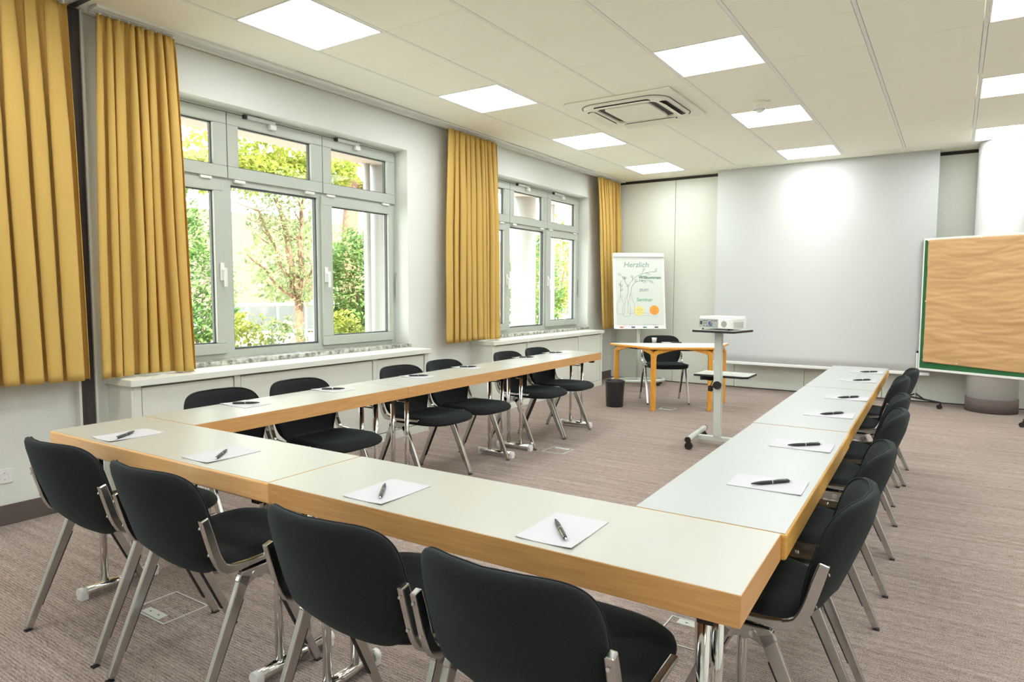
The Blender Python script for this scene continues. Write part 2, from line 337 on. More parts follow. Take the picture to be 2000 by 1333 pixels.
# ------------------------------------------------------------------ windows
def window(idx, y0, label):
    """three bays, bay pitch .882; local frame: y along wall, origin at left bottom of opening"""
    t_ = struct(empty('window_%d' % idx, (-1.38, y0, 0)), label, 'window')
    W = 2.646; xi, xo_ = .0, -.07; ms = (0, .882, 1.766, W)
    b = MB()
    b.box(xo_, xi, 0, W, ZS, .855); b.box(xo_, xi, 0, W, ZT-.05, ZT); b.box(xo_, xi, 0, .03, .855, ZT-.05); b.box(xo_, xi, W-.03, W, .855, ZT-.05)
    b.box(xo_, xi, .842, .914, .855, ZT-.05); b.box(xo_, xi, 1.716, 1.806, .855, ZT-.05)
    for q in ((.03, .842), (.914, 1.716), (1.806, W-.03)): b.box(xo_, xi-.0005, q[0], q[1], 2.075, 2.135)
    b.build('window_frame', M['frame'], t_)
    def sash(ya, yb, za, zb, ga, gb, gza, gzb, proud=.022):
        s_ = MB(); X0, X1 = xi-.035, xi+proud
        s_.box(X0, X1, ya, yb, za, gza); s_.box(X0, X1, ya, yb, gzb, zb); s_.box(X0, X1, ya, ga, gza, gzb); s_.box(X0, X1, gb, yb, gza, gzb)
        so_ = s_.build('sash', M['frame'], t_, bevel=.004)
        k = MB(); e = .009
        for q in ((ga, gb, gza, gza+e), (ga, gb, gzb-e, gzb), (ga, ga+e, gza, gzb), (gb-e, gb, gza, gzb)): k.box(X0+.006, X0+.03, q[0], q[1], q[2], q[3])
        k.build('gasket', M['gasket'], so_)
        MB().box(X0+.012, X0+.016, ga, gb, gza, gzb).build('pane', M['glass'], so_)
        return so_
    # upper hopper sashes
    ups = []
    for (a, c_, g0, g1) in ((.008, .878, .098, .771), (.884, 1.762, .975, 1.648), (1.768, W-.008, 1.862, 2.530)):
        ups.append(sash(a, c_, 2.118, ZT-.018, g0, g1, 2.205, 2.507))
    lo1 = sash(.008, .842, .833, 2.10, .095, .764, .910, 2.02)
    lo2 = sash(1.748, W-.045, .833, 2.10, 1.861, 2.545, .910, 2.02)
    # fixed middle pane
    k = MB(); e = .012; ga, gb, gza, gzb = .914, 1.716, .857, 2.074
    for q in ((ga, gb, gza, gza+e), (ga, gb, gzb-e, gzb), (ga, ga+e, gza, gzb), (gb-e, gb, gza, gzb)): k.box(-.045, -.015, *q)
    k.build('gasket', M['gasket'], t_); MB().box(-.034, -.030, ga, gb, gza, gzb).build('pane', M['glass'], t_)
    # handles
    for so_, y in ((lo1, .81), (lo2, 1.783)):
        h = MB().box(.022, .034, y-.016, y+.016, 1.37, 1.50, bev=.004).cyl((0, 0, 0), .010, .034, 12, T=Matrix.Translation((.030, y, 1.45)) @ Matrix.Rotation(PI/2, 4, 'Y'))
        h.box(.055, .068, y-.011+.006, y+.011+.006, 1.325, 1.462, bev=.004); h.build('handle', M['white'], so_)
    # hopper openers on the head, hinges below the hoppers
    for so_, y in zip(ups[1:], (1.26, 2.14)):
        h = MB().box(.022, .060, y-.028, y+.028, 2.535, 2.572, bev=.005).box(.012, .045, y-.22, y+.03, 2.574, 2.600, bev=.004)
        h.build('opener', M['white'], so_); MB().box(.010, .044, y-.245, y-.22, 2.572, 2.600).build('opener_end', M['black'], so_)
    for so_, ys in zip(ups, ((.70,), (.97, 1.62), (1.84, 2.50))):
        h = MB()
        for y in ys: h.box(.018, .040, y-.045, y+.045, 2.092, 2.112, bev=.004)
        h.build('hinge', M['white'], so_)
    h = MB().box(.0, .03, W-.004, W+.002, 1.24, 1.47).box(.022, .034, W-.016, W-.004, 1.22, 1.45, bev=.003); h.build('lever', M['lightgrey'], t_)
    MB().box(-.005, .02, -.005, W+.005, ZT-.014, ZT).build('head_rail', M['lightgrey'], t_)
    s_ = MB().box(-.11, .19, -.025, W+.025, ZS-.032, ZS, bev=.004).build('sill', M['stone'], t_)
    return t_
window(1, W1[0], 'larger-looking nearer grey window with trees outside, right of the second curtain')
window(3, W0[0], 'grey window outside the picture, behind the camera on the left')
window(2, W2[0], 'farther grey window showing a white column outside, between the two far curtains')

# ------------------------------------------------------------------ radiator covers
def cover(y0, y1, divs, label):
    t_ = tag(empty('radiator_cover', (XW, y0, 0)), label, 'radiator cover', 'radiator covers under the windows')
    L_ = y1-y0; fx = .27                              # front face distance from wall
    MB().box(.0, fx+.04, 0, L_, .727, .768, bev=.003).build('top_board', M['cover'], t_)
    b = MB().box(fx-.02, fx+.01, .03, .075, .0, .727).box(fx-.02, fx+.01, L_-.06, L_-.02, 0, .727)
    for d in divs: b.box(fx-.02, fx+.01, d-.022, d+.022, .07, .727)
    b.box(.0, fx+.01, .015, .03, 0, .727).box(.0, fx+.01, L_-.02, L_-.008, 0, .727).box(fx-.02, fx+.008, .03, L_-.02, 0, .07); b.build('frame', M['cover'], t_, bevel=.002)
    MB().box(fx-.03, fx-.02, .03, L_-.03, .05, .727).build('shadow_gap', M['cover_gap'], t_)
    ed = [.053]+list(divs)+[L_-.04]
    for a, c_ in zip(ed[:-1], ed[1:]): MB().box(fx-.019, fx+.004, a+.029, c_-.029, .078, .712, bev=.003).build('panel', M['cover'], t_)
    return t_
cover(.79, 3.50, (.722, 2.018), 'white panelled radiator cover under the nearer window')
cover(-2.932, -.222, (.722, 2.018), 'radiator cover outside the picture under the window behind the camera')
cover(4.51, 7.175, (.73, 1.98), 'white panelled radiator cover under the farther window')

# ------------------------------------------------------------------ curtains and rail
def curtain(y0t, y1t, y0b, y1b, zb, folds, amp, seed, label, xc=-1.05, ztop=2.878):
    rnd = random.Random(seed); nz_ = 46; ns = folds*20
    ph = [rnd.uniform(-.5, .5) for _ in range(folds+2)]; am = [rnd.uniform(.45, 1.25) for _ in range(folds+2)]; wd = [rnd.uniform(.6, 1.5) for _ in range(folds)]
    tot = sum(wd); cum = [0]
    for q in wd: cum.append(cum[-1]+q/tot)
    vs = []; 
    def warp(s):
        for k in range(folds):
            if s <= cum[k+1]+1e-9: return k+(s-cum[k])/(cum[k+1]-cum[k])
        return folds
    for i in range(nz_+1):
        t_ = i/nz_; tt = t_**1.0; z = ztop-(ztop-zb)*t_
        e = t_**.8
        ya = y0t+(y0b-y0t)*e; yb = y1t+(y1b-y1t)*e
        grow = min(1, .30+1.3*t_**.6)
        for j in range(ns+1):
            s = j/ns; p = warp(s); k = min(int(p), folds-1)
            th = 2*PI*p
            big = math.sin(th); big = math.copysign(abs(big)**.85, big)
            A = amp*am[k]*grow
            x = xc+A*big+.007*noise.noise(Vector((s*9, z*1.3, seed)))
            # pleat tape: many fine gathers near the top
            g_ = max(0, 1-t_/.06); x += .010*g_*math.sin(2*PI*s*folds*3.1+ph[k]*2)
            g2 = max(0, 1-t_/.22); x += .005*g2*(1-g_)*math.sin(2*PI*s*folds*2.0)
            y = ya+(yb-ya)*s - .22*((y1b-y0b)/folds)*math.sin(2*th)*grow*wd[k] + .02*noise.noise(Vector((s*4, z*.7, seed+9)))*t_
            vs.append((x, y, z+(.006*math.sin(7*s+seed) if i == nz_ else 0)))
    fs = [(i*(ns+1)+j, i*(ns+1)+j+1, (i+1)*(ns+1)+j+1, (i+1)*(ns+1)+j) for i in range(nz_) for j in range(ns)]
    t_ = tag(empty('curtain', (xc, (y0t+y1t)/2, ztop)), label, 'curtain', 'mustard yellow curtains')
    b = MB().add([(p[0]-xc, p[1]-(y0t+y1t)/2, p[2]-ztop) for p in vs], fs, True); o_ = b.build('cloth', M['curtain'], t_)
    q = o_.modifiers.new('t', 'SOLIDIFY'); q.thickness = .002
    for k in range(9):
        yy = (y0t-(y0t+y1t)/2)+.015+(y1t-y0t-.03)*k/8; MB().box(-.004, .004, yy-.004, yy+.004, -.004, .014).build('glider', M['white'], t_)
    return t_
curtain(-.75, .600, -.78, .638, .783, 16, .048, 3, 'mustard curtain at the left edge of the picture, cut by the frame')
curtain(.757, 1.222, .70, 1.285, .782, 8, .046, 11, 'mustard curtain left of the nearer window, beside the dark wall profile')
curtain(3.945, 4.77, 3.895, 4.85, .786, 10, .046, 23, 'mustard curtain between the two windows')
curtain(7.205, 7.955, 7.42, 8.005, .77, 9, .044, 31, 'mustard curtain in the far corner behind the flip chart')
def rail(y0, y1, label):
    b = MB().box(-1.105, -.998, y0, y1, ZC-.012, ZC).box(-1.105, -1.098, y0, y1, ZC-.026, ZC-.012).box(-1.056, -1.044, y0, y1, ZC-.018, ZC-.012).box(-1.004, -.998, y0, y1, ZC-.018, ZC-.012).box(-1.075, -1.070, y0, y1, ZC-.022, ZC-.012)
    return tag(b.build('curtain_rail', M['rail'], bevel=.001), label, 'curtain rail', 'white curtain rails')
rail(-3.0, .60, 'white curtain rail holding the curtain at the left edge'); rail(.735, YF-.02, 'long white curtain rail above both windows')
# socket
t_ = tag(empty('wall_socket', (XW, .248, .274)), 'white power socket on the wall above the baseboard at the left edge', 'socket')
MB().box(0, .010, -.041, .041, -.041, .041, bev=.004).build('cover_plate', M['white'], t_)
RY = Matrix.Rotation(PI/2, 4, 'Y')
b = MB().lathe([(.0215, .010), (.0215, .0125), (.0195, .0125), (.0195, .004), (.0001, .004)], T=RY, seg=32); b.build('socket_well', M['white'], t_)
b = MB()
for y in (-.0095, .0095): b.cyl((0, 0, .0041), .0035, .0006, 10, T=Matrix.Translation((0, y, 0)) @ RY)
b.box(.0125, .0131, -.0015, .0015, -.0205, -.0165).box(.0125, .0131, -.0015, .0015, .0165, .0205)
b.build('contacts', M['black'], t_)

# ------------------------------------------------------------------ ceiling fittings
t_ = tag(empty('air_conditioner', (ac[0], ac[1], ZC)), 'square ceiling air conditioner with open louvres above the tables', 'air conditioner')
MB().box(-.475, .475, -.475, .475, -.020, 0, bev=.010).build('panel', M['beige_plastic'], t_)
def rrect(hx, hy, r, n_=8):
    return arc(hx-r, hy-r, r, 0, 90, n_)+arc(-hx+r, hy-r, r, 90, 180, n_)+arc(-hx+r, -hy+r, r, 180, 270, n_)+arc(hx-r, -hy+r, r, 270, 360, n_)
def ring(b, outer, inner, z0, z1):
    n_ = len(outer); vs = [(p[0], p[1], z) for z in (z0, z1) for q in (outer, inner) for p in q]
    fs = []
    for i in range(n_):
        j = (i+1) % n_
        fs += [(i, j, n_+j, n_+i), (2*n_+i, 3*n_+i, 3*n_+j, 2*n_+j), (i, 2*n_+i, 2*n_+j, j), (n_+i, n_+j, 3*n_+j, 3*n_+i)]
    return b.add(vs, fs)
ring(MB(), rrect(.40, .40, .17, 14), rrect(.393, .393, .163, 14), -.0225, -.018).build('outline_gap', M['dark'], t_)
ring(MB(), rrect(.385, .385, .16, 14), rrect(.27, .27, .06, 14), -.040, -.018).build('face', M['beige_plastic'], t_, bevel=.006)
MB().prism(rrect(.268, .268, .06, 8), -.022, -.018).build('intake', M['dark'], t_)
MB().prism(rrect(.206, .245, .045, 8), -.042, -.022).build('grille_plate', M['beige_plastic'], t_, bevel=.004)
for k in range(4):
    T = Matrix.Rotation(k*PI/2, 4, 'Z')
    MB().prism([(-.25, .305), (-.215, .290), (.215, .290), (.25, .305), (.255, .33), (.24, .362), (-.24, .362), (-.255, .33)], -.0415, -.0402, T=T).build('outlet', M['dark'], t_)
    pts = []
    T2 = T @ Matrix.Translation((0, .300, -.041)) @ Matrix.Rotation(math.radians(-28 if k in (0, 3) else -8), 4, 'X')
    MB().prism([(-.245, .0), (.245, .0), (.252, .03), (.225, .064), (-.225, .064), (-.252, .03)], -.006, 0, T=T2).build('louvre', M['beige_plastic'], t_, bevel=.002)
t_ = tag(empty('smoke_detector', (1.665, 4.775, ZC)), 'small cream smoke detector on the ceiling in front of a light', 'smoke detector')
MB().lathe([(.001, 0), (.052, 0), (.052, -.018), (.046, -.024), (.046, -.050), (.001, -.050)][::-1], seg=32).build('base', M['beige_plastic'], t_)
MB().lathe([(.046, -.050), (.044, -.060), (.032, -.082), (.012, -.094), (.001, -.095)], seg=32).build('sensor_head', M['white'], t_)
b = MB()
for k in range(14):
    a = 2*PI*k/14; b.box(-.0015, .0015, -.001, .001, -.078, -.060, T=Matrix.Translation((.0405*math.cos(a), .0405*math.sin(a), 0)))
b.build('vents', M['black'], t_)
MB().box(.06, .09, -.01, .01, -.012, 0, bev=.003).build('indicator', M['beige_plastic'], t_)

# ------------------------------------------------------------------ projection screen
t_ = tag(empty('projection_screen', (1.662, 7.83, 0)), 'large white projection screen hanging from the ceiling in front of the partition wall', 'projection screen')
b = MB(); n_ = 24; vs = []
for i in range(n_+1):
    z = .372+(ZC-.372)*i/n_; vs += [(-1.248, .004*math.sin(PI*i/n_), z), (1.248, .004*math.sin(PI*i/n_), z)]
b.add(vs, [(2*i, 2*i+1, 2*i+3, 2*i+2) for i in range(n_)], True); o_ = b.build('screen_cloth', M['screen'], t_); q = o_.modifiers.new('t', 'SOLIDIFY'); q.thickness = .002
MB().box(-1.25, 1.25, -.014, .014, .338, .376, bev=.008).build('bottom_bar', M['white'], t_)

# ------------------------------------------------------------------ conference tables
TH = .0195; D_ = .395; HT = .715
def FW(x, y): return (math.cos(TH)*x-math.sin(TH)*y, math.sin(TH)*x+math.cos(TH)*y)
def table(L_, i0, i1, woodm, topm, edge, label, loc, rz, off=D_/2):
    """long axis along local x, from 0 to L_; depth 0..D_"""
    t_ = tag(empty('conference_table', (loc[0], loc[1], 0), rz), label, 'table', 'long conference tables set in a U')
    top = MB().box(.0008, L_-.0008, .0008, D_-.0008, HT-.0675, HT-.0006, bev=edge).build('table_edge', woodm, t_)
    e = max(edge*.75, .0022)
    MB().box(e, L_-e, e, D_-e, HT-.003, HT).build('tabletop', topm, t_)
    for x, sg in ((i0, 1), (L_-i1, -1)):
        for dy in (-.0595, .0595):
            MB().tube([(x, off+dy, .03), (x, off+dy, HT-.068)], .0145, 20).build('leg', M['chrome'], t_)
        f = MB().tube([(x, off-.15, .032), (x, off+.15, .032)], .0205, 20).build('foot', M['chrome'], t_)
        for s_ in (-1, 1):
            b = MB().tube([(x, off+s_*.138, .031), (x, off+s_*.166, .031)], .0215, 20); b.box(x-.0195, x+.0195, min(off+s_*.135, off+s_*.165), max(off+s_*.135, off+s_*.165), 0, .022, bev=.003)
            b.build('foot_cap', M['white'], f)
        b = MB().tube([(x, off-.0595, HT-.125), (x, off+.0595, HT-.125)], .005, 10)
        b.tube([(x, off-.052, HT-.118), (x+sg*.10, off-.02, HT-.072)], .004, 8).tube([(x, off+.052, HT-.118), (x+sg*.10, off+.02, HT-.072)], .004, 8)
        b.build('brace', M['chrome'], t_)
        MB().box(x-.03 if sg > 0 else x-.10, x+.10 if sg > 0 else x+.03, off-.10, off+.10, HT-.083, HT-.0675).build('bracket', M['rubber'], t_)
        if sg < 0: MB().box(x+.015, x+.05, .03, .075, HT-.092, HT-.0675, bev=.003).build('catch', M['rubber'], t_)
    return t_
table(1.4, .118, .14, M['beech_glare'], M['laminate'], .007, 'front left conference table with rounded beech edge, glare painted in, and two notepads', FW(0, 0), TH)
table(1.4, .092, .110, M['beech'], M['laminate'], .0012, 'front right conference table with a sharp beech corner nearest the camera', FW(1.4, 0), TH)
lb = ['first table of the left row, joined to the front left table', 'middle table of the left row, between the two seams', 'last table of the left row, its free end towards the window']
rb = ['first table of the right row, joined to the front right table', 'middle table of the right row, holding the third and fourth notepads', 'farthest table of the right row, in front of the projection screen']
for k in range(3):
    table(1.3965, .14, .14, M['beech'], M['laminate'], .0012, lb[k], FW(D_, D_+k*1.3965), TH+PI/2)
    table(1.3965, .18 if k == 0 else .14, .14, M['beech_gold'], M['laminate_cool'], .008, rb[k], FW(2.809+(.004 if k == 0 else 0), D_+k*1.3965), TH+PI/2)

# ------------------------------------------------------------------ chairs
def superring(hx, hy0, hy1, px, n_):
    out = []
    for k in range(n_):
        a = 2*PI*k/n_; c_, s_ = math.cos(a), math.sin(a)
        x = hx*math.copysign(abs(c_)**(2/px), c_); y = math.copysign(abs(s_)**(2/px), s_); y *= hy1 if y > 0 else hy0
        out.append((x, y))
    return out
def make_chair(label):
    t_ = tag(empty('stacking_chair'), label, 'chair', 'black upholstered chairs with aluminium legs')
    R0 = -.235                                        # rear feet
    # seat
    N = 48; outl = superring(.232, .225, .235, 3.3, N)
    def seat_z(x, y):
        q = y/.235
        return .462 - .010*(1-(x/.232)**2)*(.6 if q < .3 else .3) + .010*max(0, q)**2*(1-(x/.25)**2)*1.2 - .020*max(0, q-.55)**2/.2
    vs = []; rings = [(1.0, -.024), (1.012, -.014), (1.0, -.004), (.955, .004), (.88, .006), (.70, .005), (.45, .003), (.2, .002)]
    yc = R0+.335
    for sc_, dz in rings:
        for x, y in outl: vs.append((x*sc_, yc+y*sc_, seat_z(x*sc_, y*sc_)+dz-(.012*abs(x/.232)**3 if sc_ > .9 else 0)))
    for sc_, dz in ((.96, -.036), (.6, -.040)):
        for x, y in outl: vs.append((x*sc_, yc+y*sc_, seat_z(x, y)*.2+.8*.455+dz))
    b = MB(); nr = len(rings); fs = [(i*N+k, i*N+(k+1) % N, (i+1)*N+(k+1) % N, (i+1)*N+k) for i in range(nr-1) for k in range(N)]
    fs += [(0*N+k, (nr)*N+k, nr*N+(k+1) % N, (k+1) % N) for k in range(N)]+[(nr*N+k, (nr+1)*N+k, (nr+1)*N+(k+1) % N, nr*N+(k+1) % N) for k in range(N)]
    fs += [tuple((nr-1)*N+k for k in range(N)), tuple((nr+1)*N+k for k in range(N))]
    b.add(vs, fs, True); b.build('seat', M['fabric'], t_)
    # backrest: outline in (x,z), bent plan
    def outline(n_=56):
        pts = []
        for k in range(n_):
            a = 2*PI*k/n_; c_, s_ = math.cos(a), math.sin(a)
            zc, up, dn = .600, .169, .210
            px = 5.0 if s_ > 0 else 3.4
            x = math.copysign(abs(c_)**(2/px), c_); z = math.copysign(abs(s_)**(2/px), s_)
            hw = .226-(.016*max(0, z)**2)-(.050*max(0, -z)**1.8)
            pts.append((x*hw, zc+(z*up if z > 0 else z*dn)))
        return pts
    def yb(x, z, front):
        s_ = (z-.40)/.357
        y = R0+.120-.112*s_+.020*s_*s_            # side line leans back
        y += .018-.080*(1-(x/.224)**2)*(.55+.45*min(1, s_*1.3))    # the shell wraps round the sitter
        y += .045*max(0, .22-s_)/.22
        return y+front
    OL = outline(); N = len(OL); vs = []
    lay = [(.20, .017), (.5, .017), (.80, .0165), (.92, .0145), (.985, .008), (1.0, 0), (.985, -.008), (.92, -.0145), (.80, -.0165), (.5, -.017), (.20, -.017)]
    for sc_, off in lay:
        for x, z in OL:
            X = x*sc_; Z = .59+(z-.59)*sc_; vs.append((X, yb(X, Z, off), Z))
    nr = len(lay); fs = [(i*N+k, i*N+(k+1) % N, (i+1)*N+(k+1) % N, (i+1)*N+k) for i in range(nr-1) for k in range(N)]+[tuple(range(N)), tuple((nr-1)*N+k for k in range(N))]
    bk = MB().add(vs, fs, True).build('backrest', M['fabric'], t_)
    b = MB(); b.tube([(x*.985, yb(x*.985, .59+(z-.59)*.985, .0105), .59+(z-.59)*.985) for x, z in OL+OL[:1]], .0022, 6, caps=False); b.build('piping', M['fabric'], bk)
    for s_ in (-1, 1):
        X = s_*.238
        # back bracket and seat rail, one bent bar
        line = [(R0+.052, .628), (R0+.066, .58), (R0+.086, .51)]+[(R0+.098, .482), (R0+.110, .462), (R0+.126, .452), (R0+.145, .448)]+[(R0+.20, .447), (R0+.28, .448), (R0+.37, .451), (R0+.41, .452)]
        hw = [.013, .0145, .0145, .0145, .015, .015, .013, .0095, .0085, .0085, .008]
        fr_ = MB().ribbon(line, hw, .020, X).build('side_frame', M['alu'], t_, bevel=.004)
        for yy, zz in ((R0+.056, .606), (R0+.082, .517)): MB().cyl((0, 0, 0), .0040, .0022, 12, T=Matrix.Translation((X-s_*.001, yy-.0138, zz-.004)) @ Matrix.Rotation(math.radians(75), 4, 'X')).build('screw', M['alu'], fr_)
        # casting under the rail that carries both legs
        poly = [(R0+.172, .429), (R0+.300, .429), (R0+.316, .400), (R0+.290, .372), (R0+.268, .386), (R0+.250, .392), (R0+.244, .386), (R0+.232, .386), (R0+.226, .392), (R0+.208, .386), (R0+.184, .372), (R0+.155, .40)]
        T = Matrix(((0, 0, 1, 0), (1, 0, 0, 0), (0, 1, 0, 0), (0, 0, 0, 1)))
        pl = MB().prism(poly, X-.010, X+.010, T=T).build('leg_casting', M['alu'], t_, bevel=.005)
        MB().cyl((0, 0, 0), .010, .004, 20, T=Matrix.Translation((X+s_*.009, R0+.215, .408)) @ Matrix.Rotation(s_*PI/2, 4, 'Y')).build('pivot_screw', M['chrome'], pl)
        for (ya, za, yb_, zb_) in ((R0+.186, .415, R0+.004, .0), (R0+.288, .412, R0+.472, .0)):
            lg = MB().ribbon([(ya, za), (ya+(yb_-ya)*.12, za*.88), (yb_+(ya-yb_)*.02, za*.02+.002)], [.021, .0185, .0125], .020, X).build('leg', M['alu'], t_, bevel=.004)
            sgn = 1 if ya > yb_ else -1
            b = MB().ribbon([(ya+(yb_-ya)*.18+sgn*.020, za*.82), (ya+(yb_-ya)*.80+sgn*.014, za*.20)], [.004, .003], .014, X); b.build('buffer', M['rubber'], lg)
            b = MB().box(X-.010, X+.010, yb_-.011+.0015*sgn, yb_+.011+.0015*sgn, -.0, .005); b.build('glide', M['rubber'], lg)
    # cross bars under the seat
    b = MB().tube([(-.235, R0+.20, .418), (.235, R0+.20, .418)], .009, 10).tube([(-.235, R0+.28, .418), (.235, R0+.28, .418)], .009, 10); b.build('cross_bar', M['alu'], t_)
    return t_
chairs = []
proto = make_chair('x')
first = [True]
def chair(x, y, heading, label, link=None):
    """heading: direction the sitter faces, degrees from +y counter-clockwise"""
    c_ = proto if first[0] else copy_tree(proto); first[0] = False
    c_.location = (x, y, 0); c_.rotation_euler = (0, 0, math.radians(heading)); c_['label'] = label
    if link:
        s_, gap = link
        pl = MB().box(s_*.249, s_*(.249+gap), -.065, .145, .437, .446).box(s_*.249, s_*(.249+gap), .128, .150, .430, .4585, bev=.004).box(s_*.249, s_*(.249+gap), -.075, -.055, .430, .4585, bev=.004) if s_ > 0 else \
             MB().box(s_*(.249+gap), s_*.249, -.065, .145, .437, .446).box(s_*(.249+gap), s_*.249, .128, .150, .430, .4585, bev=.004).box(s_*(.249+gap), s_*.249, -.075, -.055, .430, .4585, bev=.004)
        pl.cyl((s_*(.249+gap/2), .04, .446), .006, .004, 12)
        pl.build('link_plate', M['chrome'], c_)
    return c_
RY0 = -.185                                         # rear feet line of the front row
def fchair(xc, label, rz=0, dy=0): return chair(xc, RY0+.235+dy, rz, label)
fchair(.448, 'leftmost chair at the front tables, beside the left wall', 2.5, 0.0)
fchair(1.063, 'second chair from the left at the front tables, beside a floor box', 1.2, .0)
fchair(1.852, 'third chair from the left at the front tables, its back fully in view', 1.0, .0)
fchair(2.374, 'rightmost chair at the front tables, cut by the bottom of the picture', .5, .0)
rl = ['nearest chair beside the right row of tables', 'second nearest chair beside the right row of tables', 'third nearest chair beside the right row of tables',
      'fourth nearest chair beside the right row of tables', 'second farthest chair beside the right row of tables', 'farthest chair beside the right row, next to the pinboard']
for (y, xr), lb_, lk in zip(((.775, 2.932), (1.385, 2.934), (2.195, 2.932), (2.735, 2.910), (3.60, 2.868), (4.145, 2.895)), rl, ((1, .105), (1, .30), None, (1, .36), None, None)):
    chair(xr-.241, y, 90+.8, lb_, None)
ll = ['nearest chair behind the left row, mostly hidden by the tables', 'second chair behind the left row, its seat showing below the first table', 'third chair behind the left row, its seat beside the chrome table legs',
      'fourth chair behind the left row, in front of the wall between the windows', 'fifth chair behind the left row, overlapping the last chair', 'farthest chair behind the left row, under the end of the last table']
for y, lb_ in zip((.865, 1.375, 2.262, 2.745, 3.622, 4.130), ll): chair(.065 if y > 2 else .075, y, -90, lb_)
chair(.282, 6.335, 180+33.5, 'single chair behind the orange table, in front of the flip chart')
# shiny linking plates between neighbouring chairs, one piece each
def link_plate(x, y0, y1, label):
    b = MB().box(x-.115, x+.10, y0, y1, .438, .446, bev=.002).box(x-.118, x-.098, y0-.012, y1+.012, .436, .456, bev=.004).box(x+.085, x+.103, y0-.012, y1+.012, .436, .456, bev=.004).cyl((x, (y0+y1)/2, .446), .006, .005, 12)
    tag(b.build('linking_plate', M['alu']), label, 'chair link', 'polished plates linking neighbouring chairs')
link_plate(2.72, 1.030, 1.130, 'polished metal plate linking the two nearest chairs of the right row')
link_plate(2.70, 2.445, 2.487, 'narrow polished plate linking the third and fourth chairs of the right row')
link_plate(2.72, 1.650, 1.735, 'polished metal plate on the far side of the second chair of the right row')

# ------------------------------------------------------------------ notepads and pens
def make_pad():
    b = MB(); n_ = 7; m_ = 5; vs = []
    for i in range(n_):
        for j in range(m_):
            u, v_ = i/(n_-1), j/(m_-1); x = (u-.5)*.148; y = (v_-.5)*.21
            lift = .004*max(0, u-.6)*max(0, .5-v_)*4+.004*max(0, .3-u)*max(0, .35-v_)*4
            vs.append((x, y, .0018+lift))
    k = len(vs); vs += [(p[0], p[1], max(.0, p[2]-.0018)+.0001) for p in vs]
    fs = [(i*m_+j, (i+1)*m_+j, (i+1)*m_+j+1, i*m_+j+1) for i in range(n_-1) for j in range(m_-1)]; fs += [tuple(k+q for q in f)[::-1] for f in fs]
    edge = [i*m_ for i in range(n_)]+[(n_-1)*m_+j for j in range(1, m_)]+[i*m_+m_-1 for i in range(n_-2, -1, -1)]+[j for j in range(m_-2, 0, -1)]
    fs += [(edge[i], k+edge[i], k+edge[(i+1) % len(edge)], edge[(i+1) % len(edge)]) for i in range(len(edge))]
    o_ = b.add(vs, fs).build('notepad', M['paper'])
    p = MB()
    for q in ((-.0, .045), (.05, .068)): p.box(q[0], q[1], .0925, .0932, .00185, .0019)
    p.box(-.06, -.035, -.097, -.0965, .00185, .0019)
    p.build('header_print', M['print'], o_)
    return tag(o_, 'x', 'notepad', 'white notepads on the conference tables')
def make_pen():
    t_ = tag(empty('ballpoint_pen'), 'x', 'pen', 'black ballpoint pens on the notepads')
    A = Matrix.Rotation(PI/2, 4, 'Y')                 # local z becomes +x
    r = .0056
    MB().lathe([(.0010, -.070), (.0022, -.066), (.0040, -.054), (r, -.036), (r+.0003, -.012), (r, 0)], T=A, seg=20).build('barrel', M['black'], t_)
    MB().lathe([(r+.0004, 0), (r+.0004, .003)], T=A, seg=20).build('ring', M['chrome'], t_)
    MB().lathe([(r, .003), (.0053, .040), (.0046, .060), (.0030, .063), (.0001, .063)], T=A, seg=20).build('cap_barrel', M['black'], t_)
    MB().lathe([(.0024, .063), (.0024, .071), (.0001, .0715)], T=A, seg=12).build('push_button', M['chrome'], t_)
    MB().box(.018, .060, -.0016, .0016, .0064, .0074).box(.054, .060, -.0016, .0016, .0044, .0074).build('clip', M['chrome'], t_)
    return t_
pad0 = make_pad(); pen0 = make_pen(); uf = [True]
ordn = ['first', 'second', 'third', 'fourth', 'fifth', 'sixth']
def padpen(x, y, rz, p0, p1, where, roll=0):
    a = pad0 if uf[0] else copy_tree(pad0); c_ = pen0 if uf[0] else copy_tree(pen0); uf[0] = False
    a.location = (x, y, HT+.0002); a.rotation_euler = (0, 0, rz); a['label'] = 'white notepad with a pen, '+where
    mx_, my_ = (p0[0]+p1[0])/2, (p0[1]+p1[1])/2
    c_.location = (mx_, my_, HT+.0080); c_.rotation_euler = (roll, 0, math.atan2(p1[1]-p0[1], p1[0]-p0[0])); c_['label'] = 'black ballpoint pen on the notepad '+where
fr = [((.364, .138), math.radians(-1), (.34, .173), (.419, .066), 'nearest the left end of the front tables'), ((.963, .160), .01, (.938, .195), (1.023, .10), 'left of the seam between the two front tables'),
      ((1.762, .167), .02, (1.718, .202), (1.800, .098), 'right of the seam between the two front tables'), ((2.340, .178), .03, (2.299, .211), (2.383, .112), 'nearest the right corner of the front tables')]
for (x, y), rz, a, c_, wh in fr: padpen(x, y, rz, a, c_, wh, roll=.9)
Rp = [((2.666, .868), 1.60, (2.628, .817), (2.724, .922)), ((2.656, 1.474), 1.59, (2.618, 1.426), (2.714, 1.512)), ((2.641, 2.243), 1.60, (2.608, 2.197), (2.697, 2.300)),
      ((2.643, 2.850), 1.58, (2.602, 2.795), (2.701, 2.897)), ((2.610, 3.700), 1.60, (2.58, 3.650), (2.678, 3.750)), ((2.603, 4.255), 1.58, (2.571, 4.205), (2.667, 4.283))]
for k, ((x, y), rz, a, c_) in enumerate(Rp):
    wh = ['nearest on the right row', 'second nearest on the right row', 'third nearest on the right row',
          'fourth nearest on the right row', 'second farthest on the right row', 'farthest on the right row of tables'][k]
    padpen(x, y, rz, a, c_, wh, roll=-.8)
